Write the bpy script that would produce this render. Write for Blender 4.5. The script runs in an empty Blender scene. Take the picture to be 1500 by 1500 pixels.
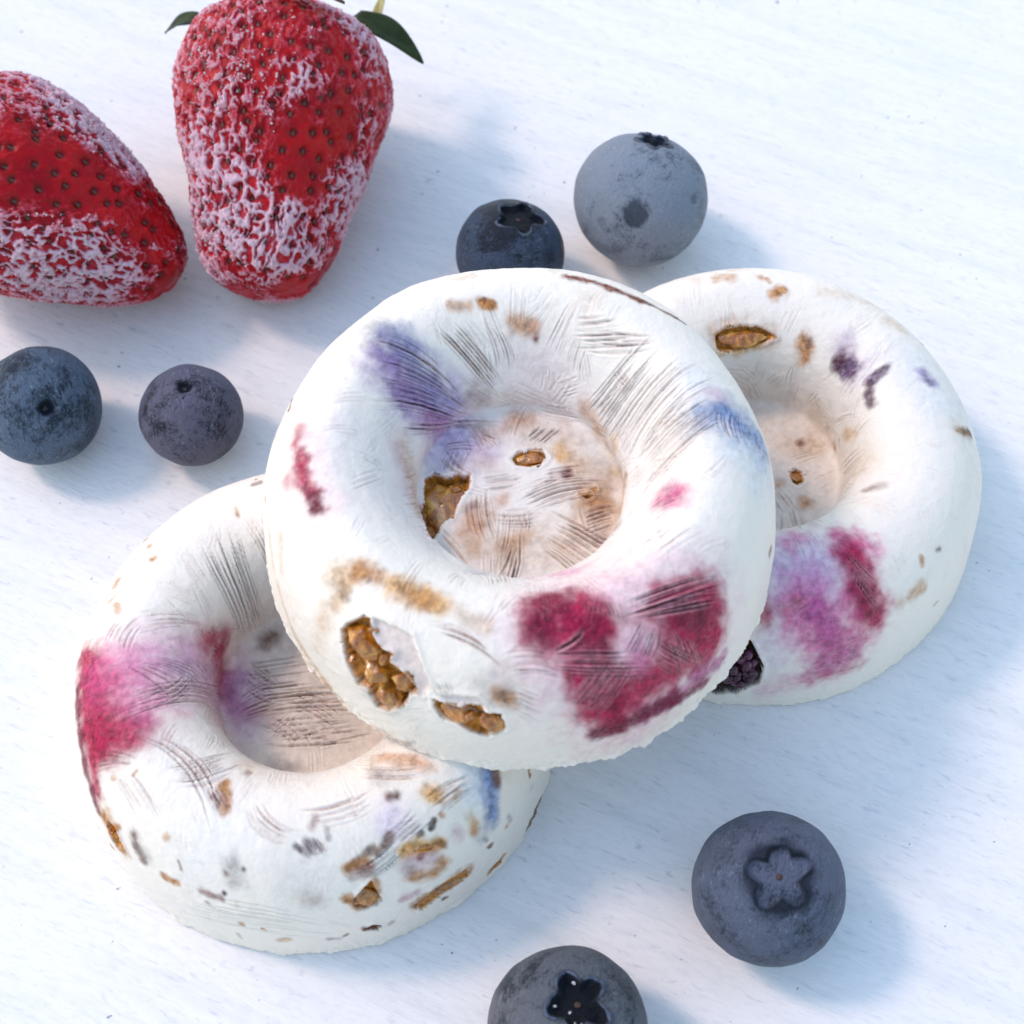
import bpy, math, random
import numpy as np
from mathutils import Vector, Matrix

S = bpy.context.scene
COL = S.collection
MM = 0.001

# ------------------------------------------------------------------ camera
PITCH, DIST = 1.0803, 0.2522
AIM = Vector((-0.0011, 0.0165, 0.0))
fwd = Vector((0.0, math.cos(PITCH), -math.sin(PITCH)))
cam_data = bpy.data.cameras.new('camera')
cam = bpy.data.objects.new('camera', cam_data)
COL.objects.link(cam)
cam.location = AIM - fwd * DIST
cam.rotation_euler = (math.pi / 2 - PITCH, 0, 0)
cam_data.sensor_width = 36.0
cam_data.lens = 2245.0 * 36.0 / 1500.0
cam_data.clip_start = 0.01
cam_data.clip_end = 50.0
cam_data.dof.use_dof = True
cam_data.dof.focus_distance = 0.226
cam_data.dof.aperture_fstop = 26.0
S.camera = cam

# ------------------------------------------------------------------ daylight
SUN_EL, SUN_AZ = math.radians(48.0), math.radians(292.0)   # azimuth clockwise from +Y (north)
world = bpy.data.worlds.new('World')
S.world = world
world.use_nodes = True
wn = world.node_tree
bg = wn.nodes['Background']
sky = wn.nodes.new('ShaderNodeTexSky')
sky.sky_type = 'NISHITA'
sky.sun_disc = False
sky.sun_elevation = SUN_EL
sky.sun_rotation = SUN_AZ
sky.air_density = 2.0
sky.dust_density = 1.1
sky.ozone_density = 2.4
wn.links.new(sky.outputs[0], bg.inputs[0])
bg.inputs[1].default_value = 0.15
sun_data = bpy.data.lights.new('sun', 'SUN')
sun_data.energy = 0.8
sun_data.angle = math.radians(10.0)
sun_data.color = (1.0, 0.74, 0.62)
sun = bpy.data.objects.new('sun', sun_data)
COL.objects.link(sun)
to_sun = Vector((math.sin(SUN_AZ) * math.cos(SUN_EL), math.cos(SUN_AZ) * math.cos(SUN_EL), math.sin(SUN_EL)))
sun.rotation_euler = to_sun.to_track_quat('Z', 'Y').to_euler()
sun.location = to_sun * 1.0
S.view_settings.view_transform = 'Standard'
S.view_settings.look = 'None'
S.view_settings.gamma = 1.0
S.view_settings.exposure = 0.90

# ------------------------------------------------------------------ numeric helpers
rng = np.random.default_rng(11)
_perm = np.random.default_rng(3).permutation(256)
_perm = np.concatenate([_perm, _perm, _perm])
_grad = np.random.default_rng(5).normal(size=(256, 3))
_grad /= np.linalg.norm(_grad, axis=1, keepdims=True)


def noise3(p):
    """gradient noise, p is (n,3), result about -0.7..0.7"""
    p = np.asarray(p, dtype=np.float64)
    i = np.floor(p).astype(np.int64)
    f = p - i
    u = f * f * f * (f * (f * 6 - 15) + 10)
    i &= 255
    out = 0
    for dx in (0, 1):
        wx = u[:, 0] if dx else 1 - u[:, 0]
        for dy in (0, 1):
            wy = u[:, 1] if dy else 1 - u[:, 1]
            for dz in (0, 1):
                wz = u[:, 2] if dz else 1 - u[:, 2]
                h = _perm[_perm[_perm[i[:, 0] + dx] + i[:, 1] + dy] + i[:, 2] + dz]
                g = _grad[h]
                out = out + wx * wy * wz * (g[:, 0] * (f[:, 0] - dx) + g[:, 1] * (f[:, 1] - dy) + g[:, 2] * (f[:, 2] - dz))
    return out


def fbm3(p, octaves=4, gain=0.5):
    a, s, out = 1.0, 1.0, 0
    for k in range(octaves):
        out = out + a * noise3(p * s + 17.3 * k)
        a *= gain
        s *= 2.03
    return out


def sstep(a, b, x):
    t = np.clip((x - a) / (b - a), 0, 1)
    return t * t * (3 - 2 * t)


def spline(pts, n):
    """smooth curve through 2-D points, resampled evenly by length"""
    P = np.array(pts, float)
    Q = np.vstack([2 * P[0] - P[1], P, 2 * P[-1] - P[-2]])
    out = []
    for k in range(1, len(Q) - 2):
        p0, p1, p2, p3 = Q[k - 1:k + 3]
        t0 = 0.0
        t1 = t0 + max(np.linalg.norm(p1 - p0), 1e-9) ** .5
        t2 = t1 + max(np.linalg.norm(p2 - p1), 1e-9) ** .5
        t3 = t2 + max(np.linalg.norm(p3 - p2), 1e-9) ** .5
        t = np.linspace(t1, t2, 60, endpoint=False)[:, None]
        a1 = (t1 - t) / (t1 - t0) * p0 + (t - t0) / (t1 - t0) * p1
        a2 = (t2 - t) / (t2 - t1) * p1 + (t - t1) / (t2 - t1) * p2
        a3 = (t3 - t) / (t3 - t2) * p2 + (t - t2) / (t3 - t2) * p3
        b1 = (t2 - t) / (t2 - t0) * a1 + (t - t0) / (t2 - t0) * a2
        b2 = (t3 - t) / (t3 - t1) * a2 + (t - t1) / (t3 - t1) * a3
        out.append((t2 - t) / (t2 - t1) * b1 + (t - t1) / (t2 - t1) * b2)
    out = np.vstack(out + [P[-1:]])
    d = np.concatenate([[0], np.cumsum(np.linalg.norm(np.diff(out, axis=0), axis=1))])
    s = np.linspace(0, d[-1], n)
    return np.stack([np.interp(s, d, out[:, 0]), np.interp(s, d, out[:, 1])], 1), s


# ------------------------------------------------------------------ object helpers
def obj(name, mesh, material=None, parent=None):
    o = bpy.data.objects.new(name, mesh)
    COL.objects.link(o)
    if material is not None and not mesh.materials:
        mesh.materials.append(material)
    if parent is not None:
        o.parent = parent
    return o


def thing(name, label, category, loc=(0, 0, 0), group=None):
    o = bpy.data.objects.new(name, None)
    o.empty_display_size = 0.005
    COL.objects.link(o)
    o.location = loc
    o['label'] = label
    o['category'] = category
    if group:
        o['group'] = group
    return o


def mesh_np(name, verts, quads=None, tris=None, smooth=True):
    me = bpy.data.meshes.new(name)
    verts = np.asarray(verts, np.float32)
    loops, starts = [], []
    n = 0
    for f, k in ((quads, 4), (tris, 3)):
        if f is not None and len(f):
            f = np.asarray(f, np.int32)
            loops.append(f.ravel())
            starts.append(n + np.arange(len(f)) * k)
            n += f.size
    loops = np.concatenate(loops).astype(np.int32)
    starts = np.concatenate(starts).astype(np.int32)
    me.vertices.add(len(verts))
    me.vertices.foreach_set('co', verts.ravel())
    me.loops.add(len(loops))
    me.loops.foreach_set('vertex_index', loops)
    me.polygons.add(len(starts))
    me.polygons.foreach_set('loop_start', starts)
    me.update(calc_edges=True)
    if smooth:
        me.polygons.foreach_set('use_smooth', np.ones(len(starts), bool))
    me.validate()
    return me


def revolve_faces(nt, ns):
    """grid of ns rings by nt columns, closed round; vertex 0 and last are poles"""
    j = np.arange(nt)
    j2 = (j + 1) % nt
    q = []
    for r in range(ns - 1):
        a = 1 + r * nt
        b = a + nt
        q.append(np.stack([a + j, b + j, b + j2, a + j2], 1))
    quads = np.concatenate(q)
    last = 1 + ns * nt
    t1 = np.stack([np.zeros(nt, int), 1 + j, 1 + j2], 1)
    e = 1 + (ns - 1) * nt
    t2 = np.stack([np.full(nt, last), e + j2, e + j], 1)
    return quads, np.concatenate([t1, t2])


def vnormals(verts, nt, ns):
    """normals of a revolve grid (rings only), by central differences"""
    g = verts[1:-1].reshape(ns, nt, 3)
    du = np.roll(g, -1, 1) - np.roll(g, 1, 1)
    dv = np.gradient(g, axis=0)
    n = np.cross(dv, du)
    n /= np.maximum(np.linalg.norm(n, axis=2, keepdims=True), 1e-12)
    return n


def set_color(me, name, rgb):
    a = me.attributes.new(name, 'FLOAT_COLOR', 'POINT')
    c = np.ones((len(rgb), 4), np.float32)
    c[:, :3] = rgb
    a.data.foreach_set('color', c.ravel())


def set_float(me, name, v):
    a = me.attributes.new(name, 'FLOAT', 'POINT')
    a.data.foreach_set('value', np.asarray(v, np.float32))


# ------------------------------------------------------------------ materials
class Mat:
    def __init__(self, name):
        self.m = bpy.data.materials.new(name)
        self.m.use_nodes = True
        self.t = self.m.node_tree
        self.b = self.t.nodes['Principled BSDF']
        self.tc = self.n('ShaderNodeTexCoord')

    def n(self, kind, **props):
        x = self.t.nodes.new(kind)
        for k, v in props.items():
            setattr(x, k, v)
        return x

    def l(self, a, b):
        self.t.links.new(a, b)

    def val(self, **kw):
        for k, v in kw.items():
            self.b.inputs[k.replace('_', ' ')].default_value = v

    def noise(self, scale, detail=4, rough=.55, dist=0.0, vec=None, stretch=None):
        x = self.n('ShaderNodeTexNoise')
        x.inputs['Scale'].default_value = scale
        x.inputs['Detail'].default_value = detail
        x.inputs['Roughness'].default_value = rough
        x.inputs['Distortion'].default_value = dist
        src = vec or self.tc.outputs['Object']
        if stretch:
            mp = self.n('ShaderNodeMapping')
            mp.vector_type = 'TEXTURE'
            mp.inputs['Scale'].default_value = stretch[:3]
            if len(stretch) > 3:
                mp.inputs['Rotation'].default_value = (0, 0, stretch[3])
            self.l(src, mp.inputs[0])
            src = mp.outputs[0]
        self.l(src, x.inputs['Vector'])
        return x.outputs['Fac']

    def ramp(self, fac, stops):
        x = self.n('ShaderNodeValToRGB')
        e = x.color_ramp.elements
        while len(e) < len(stops):
            e.new(0.5)
        for k, (p, c) in enumerate(stops):
            e[k].position = p
            e[k].color = (c, c, c, 1) if not hasattr(c, '__len__') else (*c, 1)
        self.l(fac, x.inputs[0])
        return x.outputs[0]

    def mix(self, fac, a, b, mode='MIX'):
        x = self.n('ShaderNodeMix', data_type='RGBA', blend_type=mode)
        for sock, v in ((x.inputs[0], fac), (x.inputs[6], a), (x.inputs[7], b)):
            if hasattr(v, 'is_linked'):
                self.l(v, sock)
            elif hasattr(v, '__len__'):
                sock.default_value = (*v, 1)
            else:
                sock.default_value = v
        return x.outputs[2]

    def math(self, op, a, b=0.0, c=None):
        x = self.n('ShaderNodeMath', operation=op)
        for sock, v in zip(x.inputs, (a, b, c)):
            if v is None:
                continue
            if hasattr(v, 'is_linked'):
                self.l(v, sock)
            else:
                sock.default_value = v
        return x.outputs[0]

    def attr(self, name, out='Fac'):
        x = self.n('ShaderNodeAttribute', attribute_name=name)
        return x.outputs[out]

    def bump(self, height, dist, strength=1.0, normal=None):
        x = self.n('ShaderNodeBump')
        x.inputs['Strength'].default_value = strength
        x.inputs['Distance'].default_value = dist
        self.l(height, x.inputs['Height'])
        if normal is not None:
            self.l(normal, x.inputs['Normal'])
        return x.outputs[0]


def mat_yogurt():
    k = Mat('frozen_yogurt')
    col = k.attr('tint', 'Color')
    wet = k.attr('wet')
    n1 = k.noise(900, 5, .6)
    n2 = k.noise(140, 3, .5)
    # fruit-stained and shade-washed yogurt carries grain; plain yogurt stays nearly even
    grain = k.ramp(n1, [(.32, .52), (.62, 1.32)])
    st = k.attr('stain')
    graincol = k.mix(st, (1, 1, 1), grain)
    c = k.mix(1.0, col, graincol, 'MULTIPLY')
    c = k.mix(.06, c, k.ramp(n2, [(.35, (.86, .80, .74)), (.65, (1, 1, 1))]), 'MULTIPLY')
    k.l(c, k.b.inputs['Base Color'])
    rough = k.math('MULTIPLY_ADD', wet, -.30, .46)
    k.l(rough, k.b.inputs['Roughness'])
    k.val(Subsurface_Weight=.22, Subsurface_Radius=(1.0, .78, .62), Subsurface_Scale=.0012, IOR=1.38)
    k.b.inputs['Specular IOR Level'].default_value = .38
    h = k.math('ADD', k.math('MULTIPLY', k.noise(2600, 3, .6), .35), k.noise(700, 4, .6))
    b = k.bump(h, .00022, .7)
    k.l(b, k.b.inputs['Normal'])
    return k.m


def mat_granola():
    k = Mat('granola_amber')
    n1 = k.noise(420, 5, .6, .6)
    n2 = k.noise(1500, 4, .6)
    c = k.ramp(n1, [(.30, (.15, .034, .003)), (.5, (.46, .165, .012)), (.68, (.78, .43, .07))])
    c = k.mix(k.ramp(n2, [(.35, .4), (.55, 0)]), c, (.09, .02, .003))
    k.l(c, k.b.inputs['Base Color'])
    k.val(Roughness=.22, Subsurface_Weight=.3, Subsurface_Radius=(1, .5, .15), Subsurface_Scale=.001)
    k.b.inputs['Coat Weight'].default_value = .9
    k.b.inputs['Coat Roughness'].default_value = .12
    k.l(k.bump(k.noise(900, 4, .6), .0004, .7), k.b.inputs['Normal'])
    return k.m


def mat_raspberry():
    k = Mat('dark_raspberry')
    n1 = k.noise(600, 4)
    c = k.ramp(n1, [(.3, (.018, .004, .010)), (.55, (.06, .008, .025)), (.75, (.16, .05, .11))])
    k.l(c, k.b.inputs['Base Color'])
    k.val(Roughness=.3)
    k.l(k.bump(k.noise(1500, 3), .0002, .5), k.b.inputs['Normal'])
    return k.m


def mat_blueberry(name, bloom, tone, dark, seed):
    k = Mat(name)
    mp = k.n('ShaderNodeMapping')
    mp.inputs['Location'].default_value = (seed * .013, seed * .007, seed * .021)
    k.l(k.tc.outputs['Object'], mp.inputs[0])
    v = mp.outputs[0]
    big = k.noise(130, 4, .6, .8, v)
    mid = k.noise(520, 5, .65, .4, v)
    fine = k.noise(2300, 3, .7, 0, v)
    fibre = k.noise(1500, 4, .6, .6, v, (3.5, .8, 1, .7))
    f = k.math('ADD', k.math('MULTIPLY', big, .85), k.math('ADD', k.math('MULTIPLY', mid, .35), k.math('ADD', k.math('MULTIPLY', fine, .42), k.math('MULTIPLY', fibre, .32))))
    f = k.ramp(f, [(.935 - .14 * bloom, 0), (1.125 - .14 * bloom, 1)])
    d = k.attr('dark')
    f = k.math('MULTIPLY', f, k.math('SUBTRACT', 1.0, d))
    rime = k.math('MULTIPLY', k.ramp(k.noise(1900, 5, .75, 1.2, v, (3.0, .7, 1, 1.1)), [(.53, 0), (.66, 1)]), k.ramp(k.noise(260, 3, .6, .5, v), [(.40, 0), (.62, .75)]))
    rime = k.math('MULTIPLY', rime, k.math('SUBTRACT', 1.0, d))
    hue = k.ramp(k.noise(70, 2, .5, 0, v), [(.38, (1.0, 1.0, 1.0)), (.62, (1.12, 1.0, .98))])
    c = k.mix(1.0, k.mix(f, dark, tone), hue, 'MULTIPLY')
    c = k.mix(rime, c, [min(.5, q * 2.3 + .10) for q in tone])
    c = k.mix(k.ramp(d, [(.55, 0), (.95, .75)]), c, (.004, .005, .008))
    k.l(c, k.b.inputs['Base Color'])
    r = k.math('MULTIPLY_ADD', f, .3, .38)
    k.l(r, k.b.inputs['Roughness'])
    k.b.inputs['Sheen Weight'].default_value = .06
    k.l(k.math('MULTIPLY_ADD', d, -.10, .17), k.b.inputs['Specular IOR Level'])
    k.b.inputs['Sheen Roughness'].default_value = .5
    h = k.math('ADD', k.math('ADD', fine, fibre), k.math('ADD', k.math('MULTIPLY', mid, .8), k.math('MULTIPLY', rime, .5)))
    k.l(k.bump(h, .00034, .75), k.b.inputs['Normal'])
    return k.m


def mat_plain(name, c0, c1, scale, rough, bump=.0002):
    k = Mat(name)
    k.l(k.ramp(k.noise(scale, 4, .6), [(.32, c0), (.68, c1)]), k.b.inputs['Base Color'])
    k.val(Roughness=rough)
    k.l(k.bump(k.noise(scale * 3, 3), bump, .6), k.b.inputs['Normal'])
    return k.m


def mat_strawberry():
    k = Mat('strawberry_flesh')
    fr = k.attr('frost')
    n1 = k.noise(1700, 4, .7)
    n2 = k.noise(420, 3, .5)
    red = k.ramp(k.noise(120, 3), [(.3, (.26, .0012, .006)), (.7, (.46, .006, .008))])
    red = k.mix(k.attr('pit'), red, (.05, .002, .004))
    f = k.math('ADD', fr, k.math('MULTIPLY', k.math('SUBTRACT', n1, .5), .6))
    f = k.math('ADD', f, k.math('MULTIPLY', k.math('SUBTRACT', n2, .5), .5))
    f = k.ramp(f, [(.20, 0), (.92, 1)])
    c = k.mix(k.ramp(f, [(0, 0), (.45, 1)]), red, (.48, .045, .075))
    c = k.mix(k.ramp(f, [(.30, 0), (.9, .92)]), c, (.72, .50, .57))
    k.l(c, k.b.inputs['Base Color'])
    r = k.math('MULTIPLY_ADD', f, .4, .20)
    k.l(r, k.b.inputs['Roughness'])
    k.val(Subsurface_Weight=.15, Subsurface_Radius=(1, .15, .12), Subsurface_Scale=.0018)
    k.b.inputs['Specular IOR Level'].default_value = .16
    h = k.math('MULTIPLY', n1, k.math('ADD', fr, .12))
    k.l(k.bump(h, .0006, .8), k.b.inputs['Normal'])
    return k.m


def mat_leaf():
    k = Mat('sepal_green')
    k.l(k.ramp(k.noise(300, 4), [(.3, (.006, .013, .003)), (.7, (.022, .038, .008))]), k.b.inputs['Base Color'])
    k.val(Roughness=.5)
    k.b.inputs['Specular IOR Level'].default_value = .15
    k.l(k.bump(k.noise(900, 3), .0002, .6), k.b.inputs['Normal'])
    return k.m


def mat_ice():
    k = Mat('ice_crystal')
    k.val(Base_Color=(.92, .90, .92, 1), Roughness=.15, Transmission_Weight=.55, IOR=1.31)
    return k.m


def mat_table():
    k = Mat('white_painted_board')
    rot = -.42
    broad = k.noise(14, 3, .5)
    streak = k.noise(260, 5, .6, .3, None, (9, 1, 1, rot))
    fine = k.noise(1400, 4, .65, .2, None, (4, 1, 1, rot))
    fleck = k.noise(900, 3, .6, .6, None, (3.2, .8, 1, rot))
    speck = k.noise(760, 2, .5, .0)
    speck2 = k.noise(95, 2, .5)
    c = k.ramp(streak, [(.28, (.71, .69, .68)), (.55, (.79, .752, .736))])
    c = k.mix(.38, c, k.ramp(fine, [(.34, (.80, .81, .84)), (.52, (1, 1, 1))]), 'MULTIPLY')
    c = k.mix(.35, c, k.ramp(broad, [(.35, (.92, .93, .95)), (.6, (1, 1, 1))]), 'MULTIPLY')
    c = k.mix(k.math('MULTIPLY', k.ramp(fleck, [(.60, 0), (.70, 1)]), k.ramp(broad, [(.3, .12), (.7, .55)])), c, (.42, .44, .50))
    sp = k.math('MULTIPLY', k.ramp(speck, [(.70, 0), (.74, 1)]), k.ramp(speck2, [(.5, 0), (.56, 1)]))
    c = k.mix(k.math('MULTIPLY', sp, .7), c, (.16, .17, .20))
    k.l(c, k.b.inputs['Base Color'])
    k.val(Roughness=.7)
    k.b.inputs['Specular IOR Level'].default_value = .25
    h = k.math('ADD', k.math('MULTIPLY', streak, 1.0), k.math('MULTIPLY', fine, .8))
    k.l(k.bump(h, .00028, .5), k.b.inputs['Normal'])
    return k.m


M_YOG = mat_yogurt()
M_GRAN = mat_granola()
M_RASP = mat_raspberry()
M_STRAW = mat_strawberry()
M_LEAF = mat_leaf()
M_ICE = mat_ice()
M_SEED = mat_plain('strawberry_seed', (.045, .006, .004), (.15, .035, .012), 900, .4)
M_STEM = mat_plain('stem_pale', (.45, .40, .14), (.60, .55, .24), 400, .55)
M_BROWNLEAF = mat_plain('withered_sepal', (.05, .02, .012), (.14, .06, .03), 400, .6)
M_CALYX = mat_plain('blueberry_calyx', (.012, .016, .032), (.06, .08, .13), 1200, .42)
M_SCAR = mat_plain('blueberry_scar', (.008, .007, .008), (.03, .02, .016), 1500, .6)
M_STYLE = mat_plain('style_scar', (.025, .010, .007), (.075, .028, .016), 1500, .6)

# ------------------------------------------------------------------ the surface
def build_table():
    n = 60
    w, t = .9, .022
    xs = np.linspace(-w, w, n)
    X, Y = np.meshgrid(xs, xs)
    top = np.stack([X.ravel(), Y.ravel(), np.zeros(n * n)], 1)
    i = np.arange(n - 1)
    A = (i[:, None] * n + i[None, :]).ravel()
    quads = np.stack([A, A + 1, A + n + 1, A + n], 1)
    b = w + .002
    low = np.array([[-b, -b, -.002], [b, -b, -.002], [b, b, -.002], [-b, b, -.002],
                    [-b, -b, -t], [b, -b, -t], [b, b, -t], [-b, b, -t]], float)
    c = [0, n - 1, n * n - 1, n * (n - 1)]
    o = n * n
    q2 = [[c[k], o + k, o + (k + 1) % 4, c[(k + 1) % 4]] for k in range(4)]
    q2 += [[o + k, o + 4 + k, o + 4 + (k + 1) % 4, o + (k + 1) % 4] for k in range(4)] + [[o + 7, o + 6, o + 5, o + 4]]
    me = mesh_np('table_top', np.vstack([top, low]), np.vstack([quads, q2]), smooth=False)
    o = obj('table_top', me, mat_table())
    o['kind'] = 'structure'


build_table()

# ------------------------------------------------------------------ frozen yogurt rings
RR = 36.0                                # outer radius, mm
HS = 1.0676
PROFILE = [(0, .290), (.17, .290), (.30, .290), (.372, .291), (.393, .302), (.398, .345), (.408, .385), (.450, .452), (.510, .535), (.59, .612), (.68, .652),
           (.785, .628), (.875, .555), (.945, .43), (.982, .29), (.998, .15), (1.003, .05), (.997, .006), (.965, 0), (.90, 0)]
DEEP_PROFILE = [(0, .235), (.17, .235), (.30, .235), (.362, .237), (.386, .25), (.394, .29), (.397, .36), (.412, .45), (.455, .55), (.55, .635), (.68, .662),
                (.785, .633), (.875, .555), (.945, .43), (.982, .29), (.998, .15), (1.003, .05), (.997, .006), (.965, 0), (.90, 0)]
PROFILE = [(r * RR, z * RR * HS) for r, z in PROFILE]
DEEP_PROFILE = [(r * RR, z * RR * HS) for r, z in DEEP_PROFILE]
CHART, CRES = 68.0, .1                   # half-width of the unrolled map and its cell, mm
NC = int(2 * CHART / CRES)

TINT = {
    'rasp': (.33, .003, .046), 'deep': (.14, .003, .024), 'bright': (.46, .008, .105), 'pink': (.58, .085, .26), 'lilac': (.43, .31, .58),
    'mauve': (.36, .09, .20), 'violet': (.17, .06, .26), 'indigo': (.05, .05, .15), 'blue': (.11, .18, .37), 'sky': (.36, .50, .68),
    'greyblue': (.20, .24, .31), 'grey': (.20, .175, .165), 'amber': (.40, .155, .022), 'yellow': (.56, .27, .04), 'tan': (.47, .27, .115),
    'film': (.66, .56, .52), 'orange': (.48, .20, .075), 'brown': (.11, .036, .010), 'redbrown': (.15, .028, .016), 'purple': (.055, .007, .028), 'dark': (.03, .016, .010),
}
WHITE = np.array((.79, .715, .64))


class ChartMap:
    """the top of a ring unrolled to a flat map: distance from the centre = length along the profile"""
    def __init__(self, seed):
        self.rgb = np.empty((NC, NC, 3), np.float32)
        self.rgb[:] = WHITE
        self.stain = np.zeros((NC, NC), np.float32)  # cover of fruit marks and of the painted hole-floor shade
        self.dent = np.zeros((NC, NC), np.float32)
        self.wet = np.zeros((NC, NC), np.float32)
        self.r = np.random.default_rng(seed)
        ax = (np.arange(NC) + .5) * CRES - CHART
        gx, gy = np.meshgrid(ax, ax)
        p = np.stack([gx.ravel(), gy.ravel(), np.full(NC * NC, seed * 3.7)], 1)
        self.n_lo = fbm3(p * .35, 3).reshape(NC, NC).astype(np.float32)
        self.n_hi = fbm3(p * 1.5 + 40, 3).reshape(NC, NC).astype(np.float32)
        self.gx, self.gy = gx.astype(np.float32), gy.astype(np.float32)

    def win(self, pts, pad):
        pts = np.asarray(pts, float)
        lo = np.floor((pts.min(0) - pad + CHART) / CRES).astype(int).clip(0, NC - 1)
        hi = np.ceil((pts.max(0) + pad + CHART) / CRES).astype(int).clip(1, NC)
        return slice(lo[1], hi[1]), slice(lo[0], hi[0])

    def seg(self, w, a, b):
        x, y = self.gx[w], self.gy[w]
        d = np.array(b, float) - a
        L = max(d @ d, 1e-9)
        t = np.clip(((x - a[0]) * d[0] + (y - a[1]) * d[1]) / L, 0, 1)
        return np.hypot(x - a[0] - t * d[0], y - a[1] - t * d[1])

    def paint(self, kind, strength, r, soft, pts):
        w = self.win(pts, r + soft * 2 + 2)
        d = None
        for k in range(max(1, len(pts) - 1)):
            e = self.seg(w, pts[k], pts[min(k + 1, len(pts) - 1)])
            d = e if d is None else np.minimum(d, e)
        amp = min(.9 * r, .7 + soft * .5)
        d = d - r + self.n_lo[w] * amp * 1.1 + self.n_hi[w] * min(.4, .3 * r)
        m = (1 - sstep(-soft, soft * 1.3, d)) * strength
        m = np.clip(m * (1 + .25 * self.n_hi[w]), 0, 1)[..., None]
        self.rgb[w] = self.rgb[w] * (1 - m) + np.array(TINT[kind]) * m
        self.stain[w] = np.maximum(self.stain[w], m[..., 0])

    def groove(self, pts, width, depth):
        w = self.win(pts, width * 3)
        x, y = self.gx[w], self.gy[w]
        d = np.full(x.shape, 1e9, np.float32)
        prog = np.zeros(x.shape, np.float32)
        n = len(pts) - 1
        for k in range(n):
            a, v = pts[k], pts[k + 1] - pts[k]
            t = np.clip(((x - a[0]) * v[0] + (y - a[1]) * v[1]) / max(v @ v, 1e-9), 0, 1)
            e = np.hypot(x - a[0] - t * v[0], y - a[1] - t * v[1])
            m = e < d
            d = np.where(m, e, d)
            prog = np.where(m, (k + t) / n, prog)
        ww = width * (.45 + .55 * np.sin(np.pi * np.clip(prog, .04, .96)) ** .5)       # narrower at both ends
        fade = np.clip(np.sin(np.pi * np.clip(prog, 0, 1)) * 1.6, 0, 1) * np.clip(.95 + .6 * self.n_hi[w], .1, 1.4)
        g = np.exp(-(d / ww) ** 2) - .45 * np.exp(-((d - ww * 1.9) / (ww * .9)) ** 2)
        self.dent[w] += depth * g * fade
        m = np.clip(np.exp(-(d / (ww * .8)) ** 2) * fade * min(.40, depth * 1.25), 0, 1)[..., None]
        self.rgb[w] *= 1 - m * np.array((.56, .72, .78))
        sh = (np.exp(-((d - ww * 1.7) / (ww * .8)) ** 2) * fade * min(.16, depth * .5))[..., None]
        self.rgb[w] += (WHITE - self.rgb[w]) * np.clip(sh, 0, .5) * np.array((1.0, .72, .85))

    def fan(self, n, depth, a0, a1, b0, b1):
        a0, a1, b0, b1 = map(np.array, (a0, a1, b0, b1))
        bow = self.r.normal(0, .05)
        n = int(round(n * 1.5))
        for k in range(n):
            u = (k + self.r.uniform(-.33, .33) + .5) / n
            p, q = a0 + (b0 - a0) * u, a1 + (b1 - a1) * u
            t0, t1 = self.r.uniform(-.02, .22), self.r.uniform(.72, 1.08)
            d = q - p
            nrm = np.array((-d[1], d[0]))
            ts = np.linspace(t0, t1, 5)
            wob = bow + self.r.normal(0, .012)
            pts = [p + d * t + nrm * wob * (1 - (2 * t - 1) ** 2) for t in ts]
            self.groove(pts, self.r.uniform(.11, .21), depth * self.r.uniform(.45, 1.35))

    def random_fans(self, count, smin, smax, depth):
        for _ in range(count):
            s, th = self.r.uniform(smin, smax), self.r.uniform(0, 2 * math.pi)
            c = np.array((s * math.cos(th), s * math.sin(th)))
            ang = th + self.r.normal(0, .7)
            L, W = self.r.uniform(3, 8), self.r.uniform(1.5, 4)
            d, e = np.array((math.cos(ang), math.sin(ang))), np.array((-math.sin(ang), math.cos(ang)))
            sp = self.r.uniform(.5, 1.3)
            self.fan(int(W / .55), depth * self.r.uniform(.4, 1), c - d * L / 2 - e * W / 2, c + d * L / 2 - e * W / 2 * sp,
                     c - d * L / 2 + e * W / 2, c + d * L / 2 + e * W / 2 * sp)

    def cavity(self, kind, depth, poly):
        P = np.array(poly, float)
        w = self.win(P, 2.0)
        x, y = self.gx[w] + self.n_hi[w] * .55 + self.n_lo[w] * .5, self.gy[w] + self.n_lo[w] * .5 - self.n_hi[w] * .45
        inside = np.zeros(x.shape, bool)
        d = np.full(x.shape, 1e9)
        for k in range(len(P)):
            a, b = P[k], P[(k + 1) % len(P)]
            d = np.minimum(d, self.seg(w, a, b))
            cond = (a[1] > y) != (b[1] > y)
            xi = (b[0] - a[0]) * (y - a[1]) / (b[1] - a[1] if abs(b[1] - a[1]) > 1e-9 else 1e-9) + a[0]
            inside ^= cond & (x < xi)
        sd = np.where(inside, d, -d)
        m = sstep(-.05, .55, sd)
        self.dent[w] += depth * m * (1 + .3 * self.n_lo[w])
        self.dent[w] -= .22 * np.exp(-((sd + .35) / .35) ** 2)      # a slightly raised torn rim
        mm = sstep(-.12, .2, sd)[..., None]
        dark = np.array(TINT[kind]) * np.clip(1 + (.12 if kind == 'film' else .8) * self.n_hi[w], .35, 1.6)[..., None]
        self.rgb[w] = self.rgb[w] * (1 - mm) + dark * mm
        self.stain[w] = np.maximum(self.stain[w], mm[..., 0] * (.15 if kind == 'film' else 1))
        self.wet[w] = np.maximum(self.wet[w], mm[..., 0])

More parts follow.
